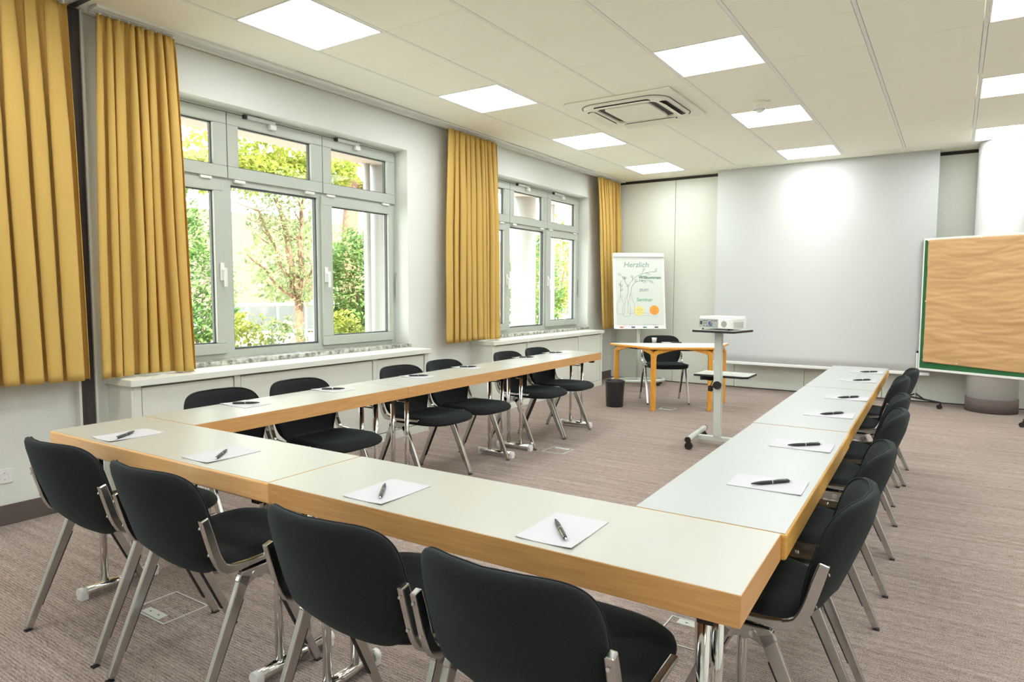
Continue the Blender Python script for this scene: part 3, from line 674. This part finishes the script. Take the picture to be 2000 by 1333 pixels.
for k, y in enumerate((.855, 1.452, 2.205, 2.83, 3.722, 4.26)):
    xx = [.100, .080, .080, .030, -.005, -.015][k]
    wh = ['nearest on the left row', 'second nearest on the left row', 'third nearest on the left row',
          'fourth nearest on the left row', 'second farthest on the left row', 'farthest on the left row of tables'][k]
    padpen(xx, y, -1.56, (xx+.052, y+.050), (xx-.050, y-.050), wh, roll=.8)

# ------------------------------------------------------------------ floor boxes
def floorbox(x, y, sx, sy, rz, label):
    t_ = tag(empty('floor_box', (x, y, 0), rz), label, 'floor box', 'flush floor boxes in the carpet')
    ring(MB(), [(-sx/2, -sy/2), (sx/2, -sy/2), (sx/2, sy/2), (-sx/2, sy/2)], [(-sx/2+.006, -sy/2+.006), (sx/2-.006, -sy/2+.006), (sx/2-.006, sy/2-.006), (-sx/2+.006, sy/2-.006)], 0, .003).build('frame', M['lightgrey'], t_)
    MB().box(-sx/2+.010, sx/2-.010, -sy/2+.010, sy/2-.010, .0005, .002).build('carpet_lid', M['carpet'], t_)
    o_ = MB().box(-.065, .065, -sy/2+.010, -sy/2+.050, .001, .0035).build('cable_flap', M['lightgrey'], t_)
    b = MB()
    for q in (-.03, .03): b.prism([(q-.008, -sy/2+.028), (q+.008, -sy/2+.028), (q, -sy/2+.036)], .0034, .0038)
    b.build('flap_mark', M['black'], o_)
    return t_
floorbox(.487, .215, .235, .190, 0, 'floor box under the front left table, behind the second chair')
floorbox(2.325, 1.19, .20, .21, PI, 'floor box under the right end of the front tables')
floorbox(.462, 3.475, .19, .20, PI, 'floor box in the open floor beside the left row')
floorbox(.50, 5.87, .16, .16, 0, 'floor box behind the nearest leg of the orange table')

# ------------------------------------------------------------------ orange trapezoid table
V = [(-.152, 5.896), (.424, 5.620), (.951, 5.981), (.904, 6.620)]
cx_ = sum(p[0] for p in V)/4; cy_ = sum(p[1] for p in V)/4
t_ = tag(empty('trapezoid_table', (cx_, cy_, 0)), 'orange-legged trapezoid table with a white top', 'table')
def offset(poly, d):
    n_ = len(poly); out = []
    for i in range(n_):
        p0, p1, p2 = Vector(poly[i-1]), Vector(poly[i]), Vector(poly[(i+1) % n_])
        e1 = (p1-p0).normalized(); e2 = (p2-p1).normalized(); n1_ = Vector((e1.y, -e1.x)); n2_ = Vector((e2.y, -e2.x))
        bi = (n1_+n2_); bi /= bi.dot(n1_); out.append(tuple(p1+bi*d))
    return out
Vl = [(p[0]-cx_, p[1]-cy_) for p in V]
MB().prism(offset(Vl, .034), .676, .700).build('table_edge', M['orange'], t_, bevel=.005)
MB().prism(offset(Vl, .030), .699, .7015).build('tabletop', mat('white_laminate', (.84, .82, .76), .3), t_)
for i in range(4):
    p = Vector(Vl[i]); 
    bm_ = MB()
    for q in (Vl[i-1], Vl[(i+1) % 4]):
        d = (Vector(q)-p).normalized(); T = Matrix(((0, d.x, 0, p.x), (0, d.y, 0, p.y), (0, 0, 1, 0), (0, 0, 0, 1)))
        nx = Vector((-d.y, d.x)); T = Matrix(((nx.x, d.x, 0, p.x), (nx.y, d.y, 0, p.y), (0, 0, 1, 0), (0, 0, 0, 1)))
        sg = 1 if nx.dot(-p) > 0 else -1
        line = [(.0, .0), (.0, .30), (.0, .58)]+[(.06-.06*math.cos(math.radians(a)), .59+.06*math.sin(math.radians(a))) for a in range(15, 90, 15)]+[(.10, .657), (.18, .668), (.25, .6735)]
        bm_.ribbon([(a+.012, b_) for a, b_ in line], [.023]*3+[.024]*5+[.019, .009, .003], .036, sg*.014, T=T)
    bm_.build('leg', M['orange'], t_, bevel=.004)
MB().prism(offset(Vl, -.035), .655, .676).build('underframe', M['dark'], t_)
# things on it
t_ = tag(empty('glass_cup', (.19, 6.235, .7015)), 'small clear glass tumbler lying on the orange table', 'glass')
MB().lathe([(.001, 0), (.024, 0), (.030, .055), (.031, .058), (.029, .058), (.023, .004), (.001, .004)], seg=24).build('tumbler', mat('pale_glass', (.8, .82, .82), .1), t_)
b = MB().box(-.05, .05, -.07, .07, 0, .006, T=Matrix.Translation((.33, 6.28, .7015)) @ Matrix.Rotation(.6, 4, 'Z'))
tag(b.build('paper_stack', M['paper']), 'small stack of white paper on the orange table', 'paper')
b = MB().box(-.055, .055, -.01, .01, 0, .014, T=Matrix.Translation((.43, 6.33, .7015)) @ Matrix.Rotation(.3, 4, 'Z'), bev=.004)
tag(b.build('marker_pen', M['black']), 'dark marker lying on the orange table beside the paper', 'pen')
# waste bin
t_ = tag(empty('waste_bin', (-.055, 5.690, 0)), 'black round waste bin beside the orange table', 'waste bin')
MB().lathe([(.0001, .0), (.092, 0), (.096, .006), (.109, .288), (.112, .292), (.109, .296), (.1055, .290), (.093, .012), (.0001, .012)], seg=48).build('bin_body', M['bin'], t_)
ringp = MB().lathe([(.1085, .272), (.1125, .276), (.1135, .291), (.110, .2965), (.105, .291)], seg=48).build('rim', M['bin'], t_)

# ------------------------------------------------------------------ projector stand and projector
SY = 4.335
t_ = tag(empty('projector_stand', (1.50, SY, 0)), 'light grey wheeled projector stand with two shelves', 'projector stand')
a5 = math.radians(4)
def caster(b, x, y, h=.062, r=.025):
    b.tube([(x-.011, y-.014, r), (x-.011, y-.002, r)], r, 20, sx=1).tube([(x-.011, y+.002, r), (x-.011, y+.014, r)], r, 20); b.box(x-.014, x+.006, y-.004, y+.004, r, h); b.tube([(x, y, .045), (x, y, h+.01)], .008, 10)
for k, xb in enumerate((-.18, .27)):
    T = Matrix.Translation((xb, .03, 0)) @ Matrix.Rotation(a5, 4, 'Z')
    f = MB().tube([T @ Vector((0, -.285, .088)), T @ Vector((0, .285, .088))], .024, 16, sx=1).build('base_bar', M['lightgrey'], t_)
    f.scale = (1, 1, 1)
    b = MB()
    for s_ in (-1, 1): b.tube([T @ Vector((0, s_*.280, .088)), T @ Vector((0, s_*.297, .088))], .0245, 16)
    b.build('end_cap', M['rubber'], f)
    for s_ in (-1, 1):
        b = MB(); q = T @ Vector((.01, s_*.25, 0)); caster(b, q.x, q.y, .07, .031); b.build('caster', M['black'], f)
MB().box(-.165, .26, .0, .05, .045, .085, bev=.005).build('cross_bar', M['lightgrey'], t_)
MB().box(-.030, .030, -.006, .046, .085, .60, bev=.005).build('lower_column', M['lightgrey'], t_)
MB().box(-.034, .026, -.016, .036, .545, .965, bev=.005).build('upper_column', M['lightgrey'], t_)
kb = MB().tube([(.0, -.036, .525), (.0, -.006, .525)], .033, 28, up=(0, 0, 1)); 
kb.build('clamp_knob', M['black'], t_)
T = Matrix.Translation((.005, .19, 0))
lt = MB().prism([(-.225, -.155), (.19, -.155), (.225, -.12), (.225, .155), (-.225, .155)], .582, .600, T=T).build('lower_shelf', M['rubber'], t_, bevel=.005)
MB().prism([(-.219, -.149), (.187, -.149), (.219, -.117), (.219, .149), (-.219, .149)], .6, .602, T=T).build('shelf_top', M['lightgrey'], lt)
T = Matrix.Translation((.012, .055, 0)) @ Matrix.Rotation(math.radians(-10), 4, 'Z')
ut = MB().prism(rrect(.185, .19, .02), .966, .984, T=T).build('upper_shelf', M['rubber'], t_, bevel=.005)
MB().prism(rrect(.179, .184, .016), .984, .986, T=T).build('shelf_top', M['lightgrey'], ut)
b = MB().box(-.05, .05, .0, .1, .957, .966).build('shelf_bracket', M['lightgrey'], t_)
# cable coil hanging under the lower shelf
b = MB()
for k in range(4):
    b.tube([(-.135+.055*math.cos(a), .14+.05*math.sin(a), .573-.008*k+.003*math.sin(3*a)) for a in [2*PI*i/20 for i in range(21)]], .0045, 6, caps=False)
b.tube([(-.08, .12, .565), (-.075, .11, .54), (-.085, .10, .515), (-.09, .10, .50)], .004, 6)
cb_ = b.build('power_cable', M['rubber'], None); cb_.location = (1.50, SY, 0)
tag(cb_, 'black power cable coiled under the lower shelf of the projector stand', 'cable')
MB().box(-.112, -.072, .085, .12, .452, .500, bev=.010).tube([(-.083, .09, .458), (-.064, .085, .450)], .002, 6).tube([(-.083, .10, .470), (-.064, .095, .464)], .002, 6).build('plug', M['rubber'], cb_)
t_ = tag(empty('projector', (1.512, SY+.045, .986), math.radians(-15)), 'white projector with its connector panel facing the room, on the stand', 'projector')
b = MB(); N = 0
b.prism(rrect(.155, .125, .03, 6), .014, .100); b.build('housing', M['white'], t_, bevel=.008)
MB().prism(rrect(.150, .120, .028, 6), .098, .112).build('lid', M['white'], t_, bevel=.007)
pn = MB().box(-.143, .035, -.1265, -.122, .020, .092, bev=.002).build('connector_panel', mat('port_panel', (.40, .42, .39), .5), t_)
b = MB(); rnd = random.Random(5)
b.box(-.132, -.112, -.1285, -.126, .044, .072)
for z_, xs_ in ((.076, (-.10, -.085, -.068, -.02, .0, .018)), (.055, (-.095, -.075, -.05, -.02)), (.034, (-.092, -.065, -.045))):
    for x in xs_: b.box(x-.005, x+.005, -.1285, -.126, z_-.003, z_+.003)
b.build('ports', M['black'], pn)
MB().box(-.052, -.030, -.1280, -.126, .040, .070).box(-.038, -.018, -.1280, -.126, .030, .048).build('blue_ports', mat('port_blue', (.10, .14, .34), .5), pn)
MB().lathe([(.026, .0), (.0001, .001)], seg=28, T=Matrix.Translation((.088, -.1255, .052)) @ Matrix.Rotation(PI/2, 4, 'X')).build('speaker_grille', M['grey'], t_)
b = MB()
for k in range(6): b.box(.1545, .1575, -.09+.0*k, .06, .024+.008*k, .0265+.008*k)
b.build('side_vent', M['grey'], t_)
for x, y in ((-.12, -.10), (.12, -.10), (.02, .10)): MB().cyl((x, y, 0), .011, .004, 14).cyl((x, y, .004), .005, .011, 10).build('foot', M['black'], t_)
MB().lathe([(.034, 0), (.034, .012), (.028, .014), (.0001, .010)], seg=28, T=Matrix.Translation((-.08, .123, .048)) @ Matrix.Rotation(-PI/2, 4, 'X')).build('lens', M['black'], t_)

# ------------------------------------------------------------------ flip chart
FY = math.radians(38)
t_ = tag(empty('flip_chart', (-.53, 7.50, 0), FY), 'white flip chart stand with a hand-drawn welcome sheet', 'flip chart')
# base: low ring arms with casters
b = MB(); b.tube([(.36*math.cos(a), .22*math.sin(a)+.0, .075) for a in [math.radians(q) for q in range(-200, 21, 10)]], .022, 12)
b.box(-.03, .03, -.22, .02, .055, .095, bev=.01).tube([(-.33, .08, .075), (.33, .08, .075)], .016, 10)
b.build('base', M['lightgrey'], t_)
for a in (-195, -135, -45, 15):
    q = math.radians(a); b = MB(); caster(b, .35*math.cos(q), .215*math.sin(q), .055); b.build('caster', M['black'], t_)
MB().tube([(0, .03, .08), (0, .03, .95)], .021, 20).build('pole', M['lightgrey'], t_)
LT = Matrix.Translation((0, -.055, .785)) @ Matrix.Rotation(math.radians(-9), 4, 'X')       # panel leans back
bd = MB().box(-.365, .365, 0, .022, 0, 1.065, T=LT, bev=.006).build('board', M['white'], t_)
MB().box(-.358, .358, -.026, .0, 1.005, 1.062, T=LT, bev=.008).build('clamp_bar', M['white'], t_)
MB().box(-.362, .362, -.030, .0, -.004, .012, T=LT, bev=.003).build('pen_tray', M['white'], t_)
sh = MB().box(-.325, .335, -.005, -.001, .062, .985, T=LT).build('paper_sheet', mat('chart_paper', (.70, .75, .685), .6), t_)
tr = Matrix.Translation
def strokes(lines, r, material, name):
    b = MB()
    for ln in lines:
        b.tube([LT @ Vector((p[0], -.0058, p[1])) for p in ln], r, 4, smooth=False)
    return b.build(name, material, sh)
def bottle(x, z, s=1.0, h=.27):
    w_ = .052*s; n_ = .018*s
    return [(x-n_, z+h), (x-n_, z+h*.72), (x-n_*1.4, z+h*.66), (x-w_, z+h*.50), (x-w_, z+.02), (x-w_*.7, z), (x+w_*.7, z), (x+w_, z+.02), (x+w_, z+h*.50), (x+n_*1.4, z+h*.66), (x+n_, z+h*.72), (x+n_, z+h)]
strokes([bottle(-.265, .205), bottle(-.185, .175), bottle(-.120, .215, .9)], .0016, M['ink_grey'], 'bottle_drawing')
def twig(p0, p1, bend=.02, n_=8):
    p0 = Vector(p0); p1 = Vector(p1); d = p1-p0; nn = Vector((-d.y, d.x)).normalized()
    return [tuple(p0+d*(i/n_)+nn*bend*math.sin(PI*i/n_)) for i in range(n_+1)]
def leaf(x, z, a, L_=.045, w_=.012):
    a = math.radians(a); out = []
    for i in range(13):
        t0 = i/6 if i <= 6 else (12-i)/6; sg = 1 if i <= 6 else -1
        u, v_ = t0*L_, sg*w_*math.sin(PI*t0); out.append((x+u*math.cos(a)-v_*math.sin(a), z+u*math.sin(a)+v_*math.cos(a)))
    return out
br = [twig((-.262, .43), (-.262, .60), .004), twig((-.188, .42), (-.155, .60), -.01), twig((-.130, .45), (-.110, .57), .0), twig((-.155, .60), (.06, .775), .030), twig((.06, .775), (.235, .80), .008),
      twig((-.110, .57), (.02, .67), .030), twig((.02, .67), (.15, .675), .006), twig((-.155, .60), (-.205, .69), .01), twig((-.262, .60), (-.245, .67), .01), twig((.03, .755), (.06, .815), .0), twig((-.09, .67), (-.09, .72), 0)]
lv = [leaf(-.205, .69, 120), leaf(-.205, .69, 60), leaf(-.262, .60, 120, .04), leaf(-.262, .58, 60, .04), leaf(-.262, .53, 55, .04), leaf(.06, .815, 60, .04), leaf(.235, .80, 70, .05), leaf(.05, .675, 170, .05), leaf(.10, .78, -20, .06), leaf(.15, .675, -35, .06), leaf(-.09, .72, 130, .035),
      leaf(-.15, .60, 200, .03), leaf(-.05, .655, 80, .045), leaf(.04, .665, -10, .06), leaf(-.30, .77, -25, .055), leaf(-.24, .73, -30, .055), leaf(.0, .72, 20, .05)]
strokes(br+lv, .0019, M['ink'], 'branch_drawing')
strokes([[(-.075, .225), (.25, .215)], [(-.075, .19), (.16, .185), (.27, .18)]], .0012, M['ink_grey'], 'line_drawing')
def words(txt, x, z, size, material, shear=.15):
    cu = bpy.data.curves.new('txt', 'FONT'); cu.body = txt; cu.size = size; cu.shear = shear; cu.extrude = .0004; cu.offset = .0012
    to = bpy.data.objects.new('tmp', cu); col.objects.link(to); bpy.context.view_layer.update()
    dg = bpy.context.evaluated_depsgraph_get(); me = bpy.data.meshes.new_from_object(to.evaluated_get(dg)); bpy.data.objects.remove(to)
    me.transform(LT @ Matrix.Translation((x, -.0062, z)) @ Matrix.Rotation(PI/2, 4, 'X')); me.materials.clear(); me.materials.append(material)
    o_ = bpy.data.objects.new('handwriting', me); col.objects.link(o_); o_.parent = sh; return o_
words('Herzlich', -.215, .865, .105, M['ink_grey']); words('Willkommen', -.005, .700, .060, M['ink']); words('zum', .0, .525, .075, M['ink_grey']); words('Seminar', -.045, .385, .070, mat('marker_light_green', (.20, .48, .26), .6))
def disc(x, z, c_, name):
    return MB().cyl((0, 0, 0), .066, .0015, 40, T=LT @ Matrix.Translation((x, -.005, z)) @ Matrix.Rotation(PI/2, 4, 'X')).build(name, mat(name, c_, .6), sh)
d1 = disc(-.010, .250, (.85, .74, .26), 'yellow_card'); d2 = disc(.205, .262, (.86, .36, .045), 'orange_card')
strokes([[(-.045, .265), (-.035, .262), (-.02, .268)], [(-.01, .27), (.0, .268)], [(.015, .272), (.03, .272)], [(-.005, .243), (.008, .247)], [(-.022, .225), (-.015, .229)]], .0026, M['ink'], 'card_writing')
strokes([[(.19, .285), (.205, .282), (.225, .272)], [(.18, .24), (.20, .236), (.22, .238), (.23, .242)]], .0022, mat('card_pencil', (.45, .20, .04), .6), 'card_writing')
for k, c_ in enumerate(((.72, .16, .10), (.06, .06, .30), (.05, .30, .25), (.04, .05, .05))):
    x = -.29+k*.163
    o_ = tag(MB().tube([LT @ Vector((x, -.022, .022)), LT @ Vector((x+.05, -.022, .022))], .0085, 12).build('marker_pen', mat('marker_cap_%s' % ('red', 'blue', 'green', 'black')[k], c_, .4)), ('red', 'blue', 'green', 'black')[k]+' marker in the pen tray of the flip chart', 'pen', 'markers in the flip chart tray')
    o_.location = (-.53, 7.50, 0); o_.rotation_euler = (0, 0, FY)

# ------------------------------------------------------------------ pinboard
PB = Vector((2.80, 7.81)); pd = Vector((.903, -.427)).normalized(); PA = math.atan2(pd.y, pd.x)
t_ = tag(empty('pinboard', (PB.x, PB.y, 0), PA), 'green pinboard on wheels covered with brown paper', 'pinboard')
BW = 1.24; z0, z1 = .405, 1.915
MB().box(.012, BW-.012, -.012, .012, z0+.012, z1-.012).build('felt_panel', M['green_felt'], t_)
b = MB()
for q in ((0, BW, z0, z0+.026), (0, BW, z1-.022, z1), (0, .014, z0, z1), (BW-.014, BW, z0, z1)): b.box(q[0], q[1], -.015, .015, q[2], q[3])
b.build('frame', M['white'], t_, bevel=.002)
# wrinkled brown paper
nx_, nz2 = 90, 120; vs = []
px0, px1, pz0, pz1 = .055, BW-.02, .505, 1.893
for i in range(nx_+1):
    for j in range(nz2+1):
        u, v_ = i/nx_, j/nz2; x = px0+(px1-px0)*u; z = pz0+(pz1-pz0)*v_
        h = noise.noise(Vector((x*2.2, z*11+.8*math.sin(x*3), 1.3)))*.011+noise.noise(Vector((x*5, z*24, 5)))*.006+noise.noise(Vector((x*1.2+z*.8, z*5, 8)))*.009
        bulge = .007*math.exp(-((v_-.10)/.05)**2)*(1+.6*math.sin(9*x))+.004*math.exp(-((v_-.20)/.03)**2)*math.sin(6*x+1)
        x += .008*noise.noise(Vector((z*3, 2, 2)))*(1-u); z += -.035*u*(1-v_)+.006*noise.noise(Vector((x*4, 7, 3)))*(1-v_)
        vs.append((x, -.018-abs(h)*.9-bulge, z))
fs = [(i*(nz2+1)+j, (i+1)*(nz2+1)+j, (i+1)*(nz2+1)+j+1, i*(nz2+1)+j+1) for i in range(nx_) for j in range(nz2)]
o_ = MB().add(vs, fs, True).build('brown_paper', M['kraft'], None); o_.location = (PB.x, PB.y, 0); o_.rotation_euler = (0, 0, PA)
q = o_.modifiers.new('t', 'SOLIDIFY'); q.thickness = .0008; q.offset = 1
tag(o_, 'creased brown kraft paper pinned over the green pinboard', 'paper')
pins = [(.062, 1.885), (.42, 1.888), (.60, 1.886), (.062, .535), (.42, .515), (.063, 1.20)]
for k, (x, z) in enumerate(pins):
    o_ = MB().lathe([(.0001, .010), (.005, .009), (.006, .005), (.0025, .0), (.0008, -.012)], seg=12, T=Matrix.Translation((x, -.037, z)) @ Matrix.Rotation(PI/2, 4, 'X')).build('push_pin', M['white'])
    o_.location = (PB.x, PB.y, 0); o_.rotation_euler = (0, 0, PA)
    tag(o_, 'white push pin in the brown paper, '+['at its upper left corner', 'near the middle of its top edge', 'right of the middle of its top edge', 'at its lower left corner', 'near the middle of its bottom edge', 'halfway down its left edge'][k], 'push pin', 'white push pins in the brown paper')
for sx_, nm in ((-.018, 0), (BW+.018, 1)):
    MB().tube([(sx_, .0, .07), (sx_, .0, .60)], .011, 14).tube([(sx_+(-.012 if nm == 0 else .012), .0, .40), (sx_+(-.012 if nm == 0 else .012), 0, .60)], .004, 8).build('post', M['lightgrey'], t_)
    MB().tube([(sx_, 0, .60), (sx_, 0, .625)], .013, 14).build('post_collar', M['black'], t_)
    an = -PA if nm == 0 else 0
    dirv = Vector((math.cos(-math.radians(45)-PA), math.sin(-math.radians(45)-PA), 0)) if nm == 0 else Vector((0, -1, 0))
    L1 = .355 if nm == 0 else .50; L2 = .10 if nm == 0 else .30
    p = Vector((sx_, 0, .075)); a = p+dirv*L1; c_ = p-dirv*L2
    ft = MB().tube([c_, p, a], [.009, .013, .009], 10).tube([p+dirv*.12+Vector((0, 0, 0)), p+Vector((0, 0, .05)), p-dirv*.12], .010, 8).build('foot_bar', M['rubber'], t_)
    b = MB(); caster(b, a.x, a.y, .06); caster(b, c_.x, c_.y, .06); b.build('caster', M['black'], ft)

# ------------------------------------------------------------------ outside
tag(MB().box(-60, -1.56, -30, 50, -.35, -.25).build('ground', M['paving']), 'pale sunlit ground outside the windows', 'ground')['kind'] = 'structure'
struct(MB().box(-3.05, -1.53, -4, 16, 2.86, 3.0).build('trim_8', M['soffit']), 'beige porch soffit outside above the windows', 'trim')
for k, y in enumerate((1.75, 5.08, 8.37, 11.7)):
    t_ = tag(empty('porch_column', (-3.0, y, -.25)), ['round white porch column hidden behind the second curtain', 'round white porch column at the right edge of the nearer window', 'round white porch column filling the middle pane of the farther window', 'round white porch column beyond the farther window'][k], 'column', 'white porch columns')
    MB().cyl((0, 0, 0), .21, 3.11, 48).build('shaft', M['render'], t_); MB().cyl((0, 0, 0), .24, .08, 48).build('base', M['render'], t_)
for y, lb_ in ((4.765, 'thin white downpipe seen through the right pane of the nearer window'), (9.35, 'thin white downpipe seen through the farther window')):
    tag(MB().tube([(-3.0, y, -.25), (-3.0, y, 2.86)], .042, 16).build('downpipe', M['render']), lb_, 'downpipe', 'white downpipes')
tag(MB().box(-30, -29.4, -10, 60, -.25, 5.5).build('far_wall_block', M['far_wall']), 'pale building far beyond the garden', 'building')['kind'] = 'structure'
def leaves(pts, size, seed, flat=.6):
    rnd = random.Random(seed); b = MB(); V_ = []; F_ = []
    for p in pts:
        s_ = size*rnd.uniform(.6, 1.3); a = rnd.uniform(0, 2*PI); el = rnd.gauss(0, .7); tw = rnd.uniform(-1, 1)
        d = Vector((math.cos(a)*math.cos(el), math.sin(a)*math.cos(el), math.sin(el)-.2)).normalized(); sd_ = d.cross(Vector((tw*.5, .2, 1))).normalized(); up_ = sd_.cross(d)
        k = len(V_); V_ += [tuple(p), tuple(p+d*s_*.5+sd_*s_*.28+up_*s_*.05), tuple(p+d*s_), tuple(p+d*s_*.5-sd_*s_*.28+up_*s_*.05)]; F_ += [(k, k+1, k+2), (k, k+2, k+3)]
    return b.add(V_, F_)
def blob(c_, r, n_, seed, lump=.35, shell=.55):
    rnd = random.Random(seed); out = []
    while len(out) < n_:
        v_ = Vector((rnd.gauss(0, 1), rnd.gauss(0, 1), rnd.gauss(0, 1))).normalized(); q = rnd.uniform(shell, 1)**.6
        q *= 1+lump*noise.noise(v_*2.3+Vector((seed, 0, 0)))
        out.append(Vector(c_)+Vector((v_.x*r[0], v_.y*r[1], v_.z*r[2]))*q)
    return out
def limb(b, p0, p1, r0, r1, wob, seed, n_=7):
    rnd = random.Random(seed); p0 = Vector(p0); p1 = Vector(p1); pts = [p0+(p1-p0)*(i/n_)+Vector((rnd.uniform(-1, 1), rnd.uniform(-1, 1), 0))*wob*(0 if i in (0,) else 1) for i in range(n_+1)]
    b.tube(pts, [r0+(r1-r0)*i/n_ for i in range(n_+1)], 8, smooth=True); return pts
def bush(c_, r, n_, size, seed, m_, label, name='bush', cat='bush', trunk=None, group=None):
    t_ = tag(empty(name, (c_[0], c_[1], -.25)), label, cat, group)
    lo_ = leaves([p-Vector((c_[0], c_[1], -.25)) for p in blob(c_, r, n_, seed)], size, seed).build('foliage', m_, t_)
    if trunk:
        b = MB(); limb(b, (0, 0, 0), (0, 0, c_[2]+.25), trunk, trunk*.6, .01, seed)
        for k in range(5):
            a = 2*PI*k/5; limb(b, (0, 0, trunk*8), (r[0]*.6*math.cos(a), r[1]*.6*math.sin(a), c_[2]+.25+r[2]*.2), trunk*.5, trunk*.15, .03, seed+k)
        b.build('trunk', M['bark'], t_)
    return t_
bush((-6.6, 4.55, 1.15), (.8, .62, 1.35), 5200, .10, 5, M['leaf_green'], 'dense green bush seen left of the nearer window handle, beside the second curtain', trunk=.04)
bush((-6.3, 7.72, 1.35), (.7, .66, 1.05), 5200, .11, 6, M['leaf_green'], 'green leafy tree with hanging leaves behind the right pane of the nearer window', 'small_tree', 'tree', .05)
for k, (x, y, z, r_) in enumerate(((-5.0, 4.35, .38, .42), (-5.3, 5.27, .30, .42), (-5.1, 6.2, .42, .42))):
    bush((x, y, z), (.4, r_, .58), 1500, .09, 20+k, M['leaf_yellow'] if k != 1 else M['leaf_pale'], ['yellow green low shrub at the left under the middle pane of the nearer window', 'pale low shrub in the middle under the middle pane of the nearer window', 'yellow green low shrub at the foot of the bare tree'][k], 'shrub', 'shrub', group='low shrubs outside the nearer window')
# garden tree with bare reddish limbs
t_ = tag(empty('garden_tree', (-7.6, 7.42, -.25)), 'tree with bare reddish limbs in the middle pane of the nearer window', 'tree')
b = MB(); limb(b, (0, 0, 0), (0, 0, 1.35), .095, .085, .02, 1)
tips = []
for k, (dx, dy, dz, r_) in enumerate(((.1, -.95, 3.0, .045), (.0, -.45, 3.3, .085), (.2, .02, 3.4, .07), (-.3, .35, 3.2, .05), (.3, -1.35, 2.2, .035), (-.2, .7, 2.4, .04))):
    tips += limb(b, (0, 0, 1.3), (dx, dy, dz), r_, r_*.45, .05, 40+k)[4:]
for k in range(14):
    p = tips[k % len(tips)]; limb(b, p, p+Vector((random.uniform(-.4, .4), random.uniform(-.7, .5), random.uniform(.1, .6))), .016, .006, .04, 80+k, 4)
b.build('trunk', M['bark'], t_)
pts = []
for k in range(16):
    p = tips[(k*5) % len(tips)]; pts += blob(p+Vector((0, random.uniform(-.3, .3), random.uniform(-.2, .3))), (.4, .4, .3), 170, 100+k)
pts += blob(Vector((0, .1, 1.75)), (.5, .55, .45), 900, 77)
leaves(pts, .085, 9).build('foliage', M['leaf_pale'], t_)
# tall tree canopy whose low branches cross the upper panes
t_ = tag(empty('tall_tree', (-10.6, 11.6, -.25)), 'tall tree whose yellow green branches cross the upper panes of the nearer window', 'tree')
b = MB(); limb(b, (0, 0, 0), (0, 0, 5.5), .28, .16, .05, 3)
m1 = limb(b, (0, 0, 4.6), (2.6, -6.0, 3.6), .07, .02, .12, 4, 14); m2 = limb(b, (0, 0, 4.4), (1.6, 2.6, 4.0), .07, .02, .12, 5, 10)
b.build('trunk', M['bark'], t_); pts = []
for k, p in enumerate(m1[2:]+m2[2:]): pts += blob(p+Vector((0, 0, .05)), (.7, .55, .36), 420, 200+k)
for k in range(10): pts += blob((random.uniform(-1, 2), random.uniform(-4.5, 3.5), random.uniform(4.4, 5.6)), (1, 1, .7), 380, 260+k)
leaves(pts, .16, 12).build('foliage', M['leaf_yellow'], t_)
# greenery behind the farther window
for k, (x, y, z, r_) in enumerate(((-6.4, 14.3, 1.3, .85), (-7.9, 17.9, 1.9, 1.0), (-5.4, 15.9, 1.2, .5))):
    bush((x, y, z), (.8, r_, 1.75), 2800, .14, 50+k, M['leaf_green'] if k != 1 else M['leaf_yellow'], ['green bush right of the porch column behind the farther window', 'taller yellow green tree behind the right pane of the farther window', 'green bush near the porch in the right pane of the farther window'][k], 'bush', 'bush', .05)
for k, (y, z) in enumerate(((9.5, 1.5), (15.5, 2.0), (21.5, 1.8), (27.5, 2.2))):
    bush((-16-k, y, z), (1.5, 2.6, 1.9), 1500, .28, 70+k, M['leaf_pale'], ['pale', 'wide pale', 'distant pale', 'farthest pale'][k]+' tree beyond the railing in the garden', 'background_tree', 'tree', .1, 'pale trees beyond the railing')
# railing
t_ = tag(empty('railing', (-13, 8, -.25)), 'grey garden railing seen low behind the trees', 'railing')
MB().box(-.03, .03, 0, 14, 1.12, 1.2).box(-.02, .02, 0, 14, .35, .41).build('rails', M['white'], t_)
b = MB()
for k in range(15): b.box(-.03, .03, k-.03, k+.03, 0, 1.12)
b.build('posts', M['white'], t_)
MB().box(-.01, .01, .0, 14, .42, 1.1).build('infill', M['far_glass'], t_)
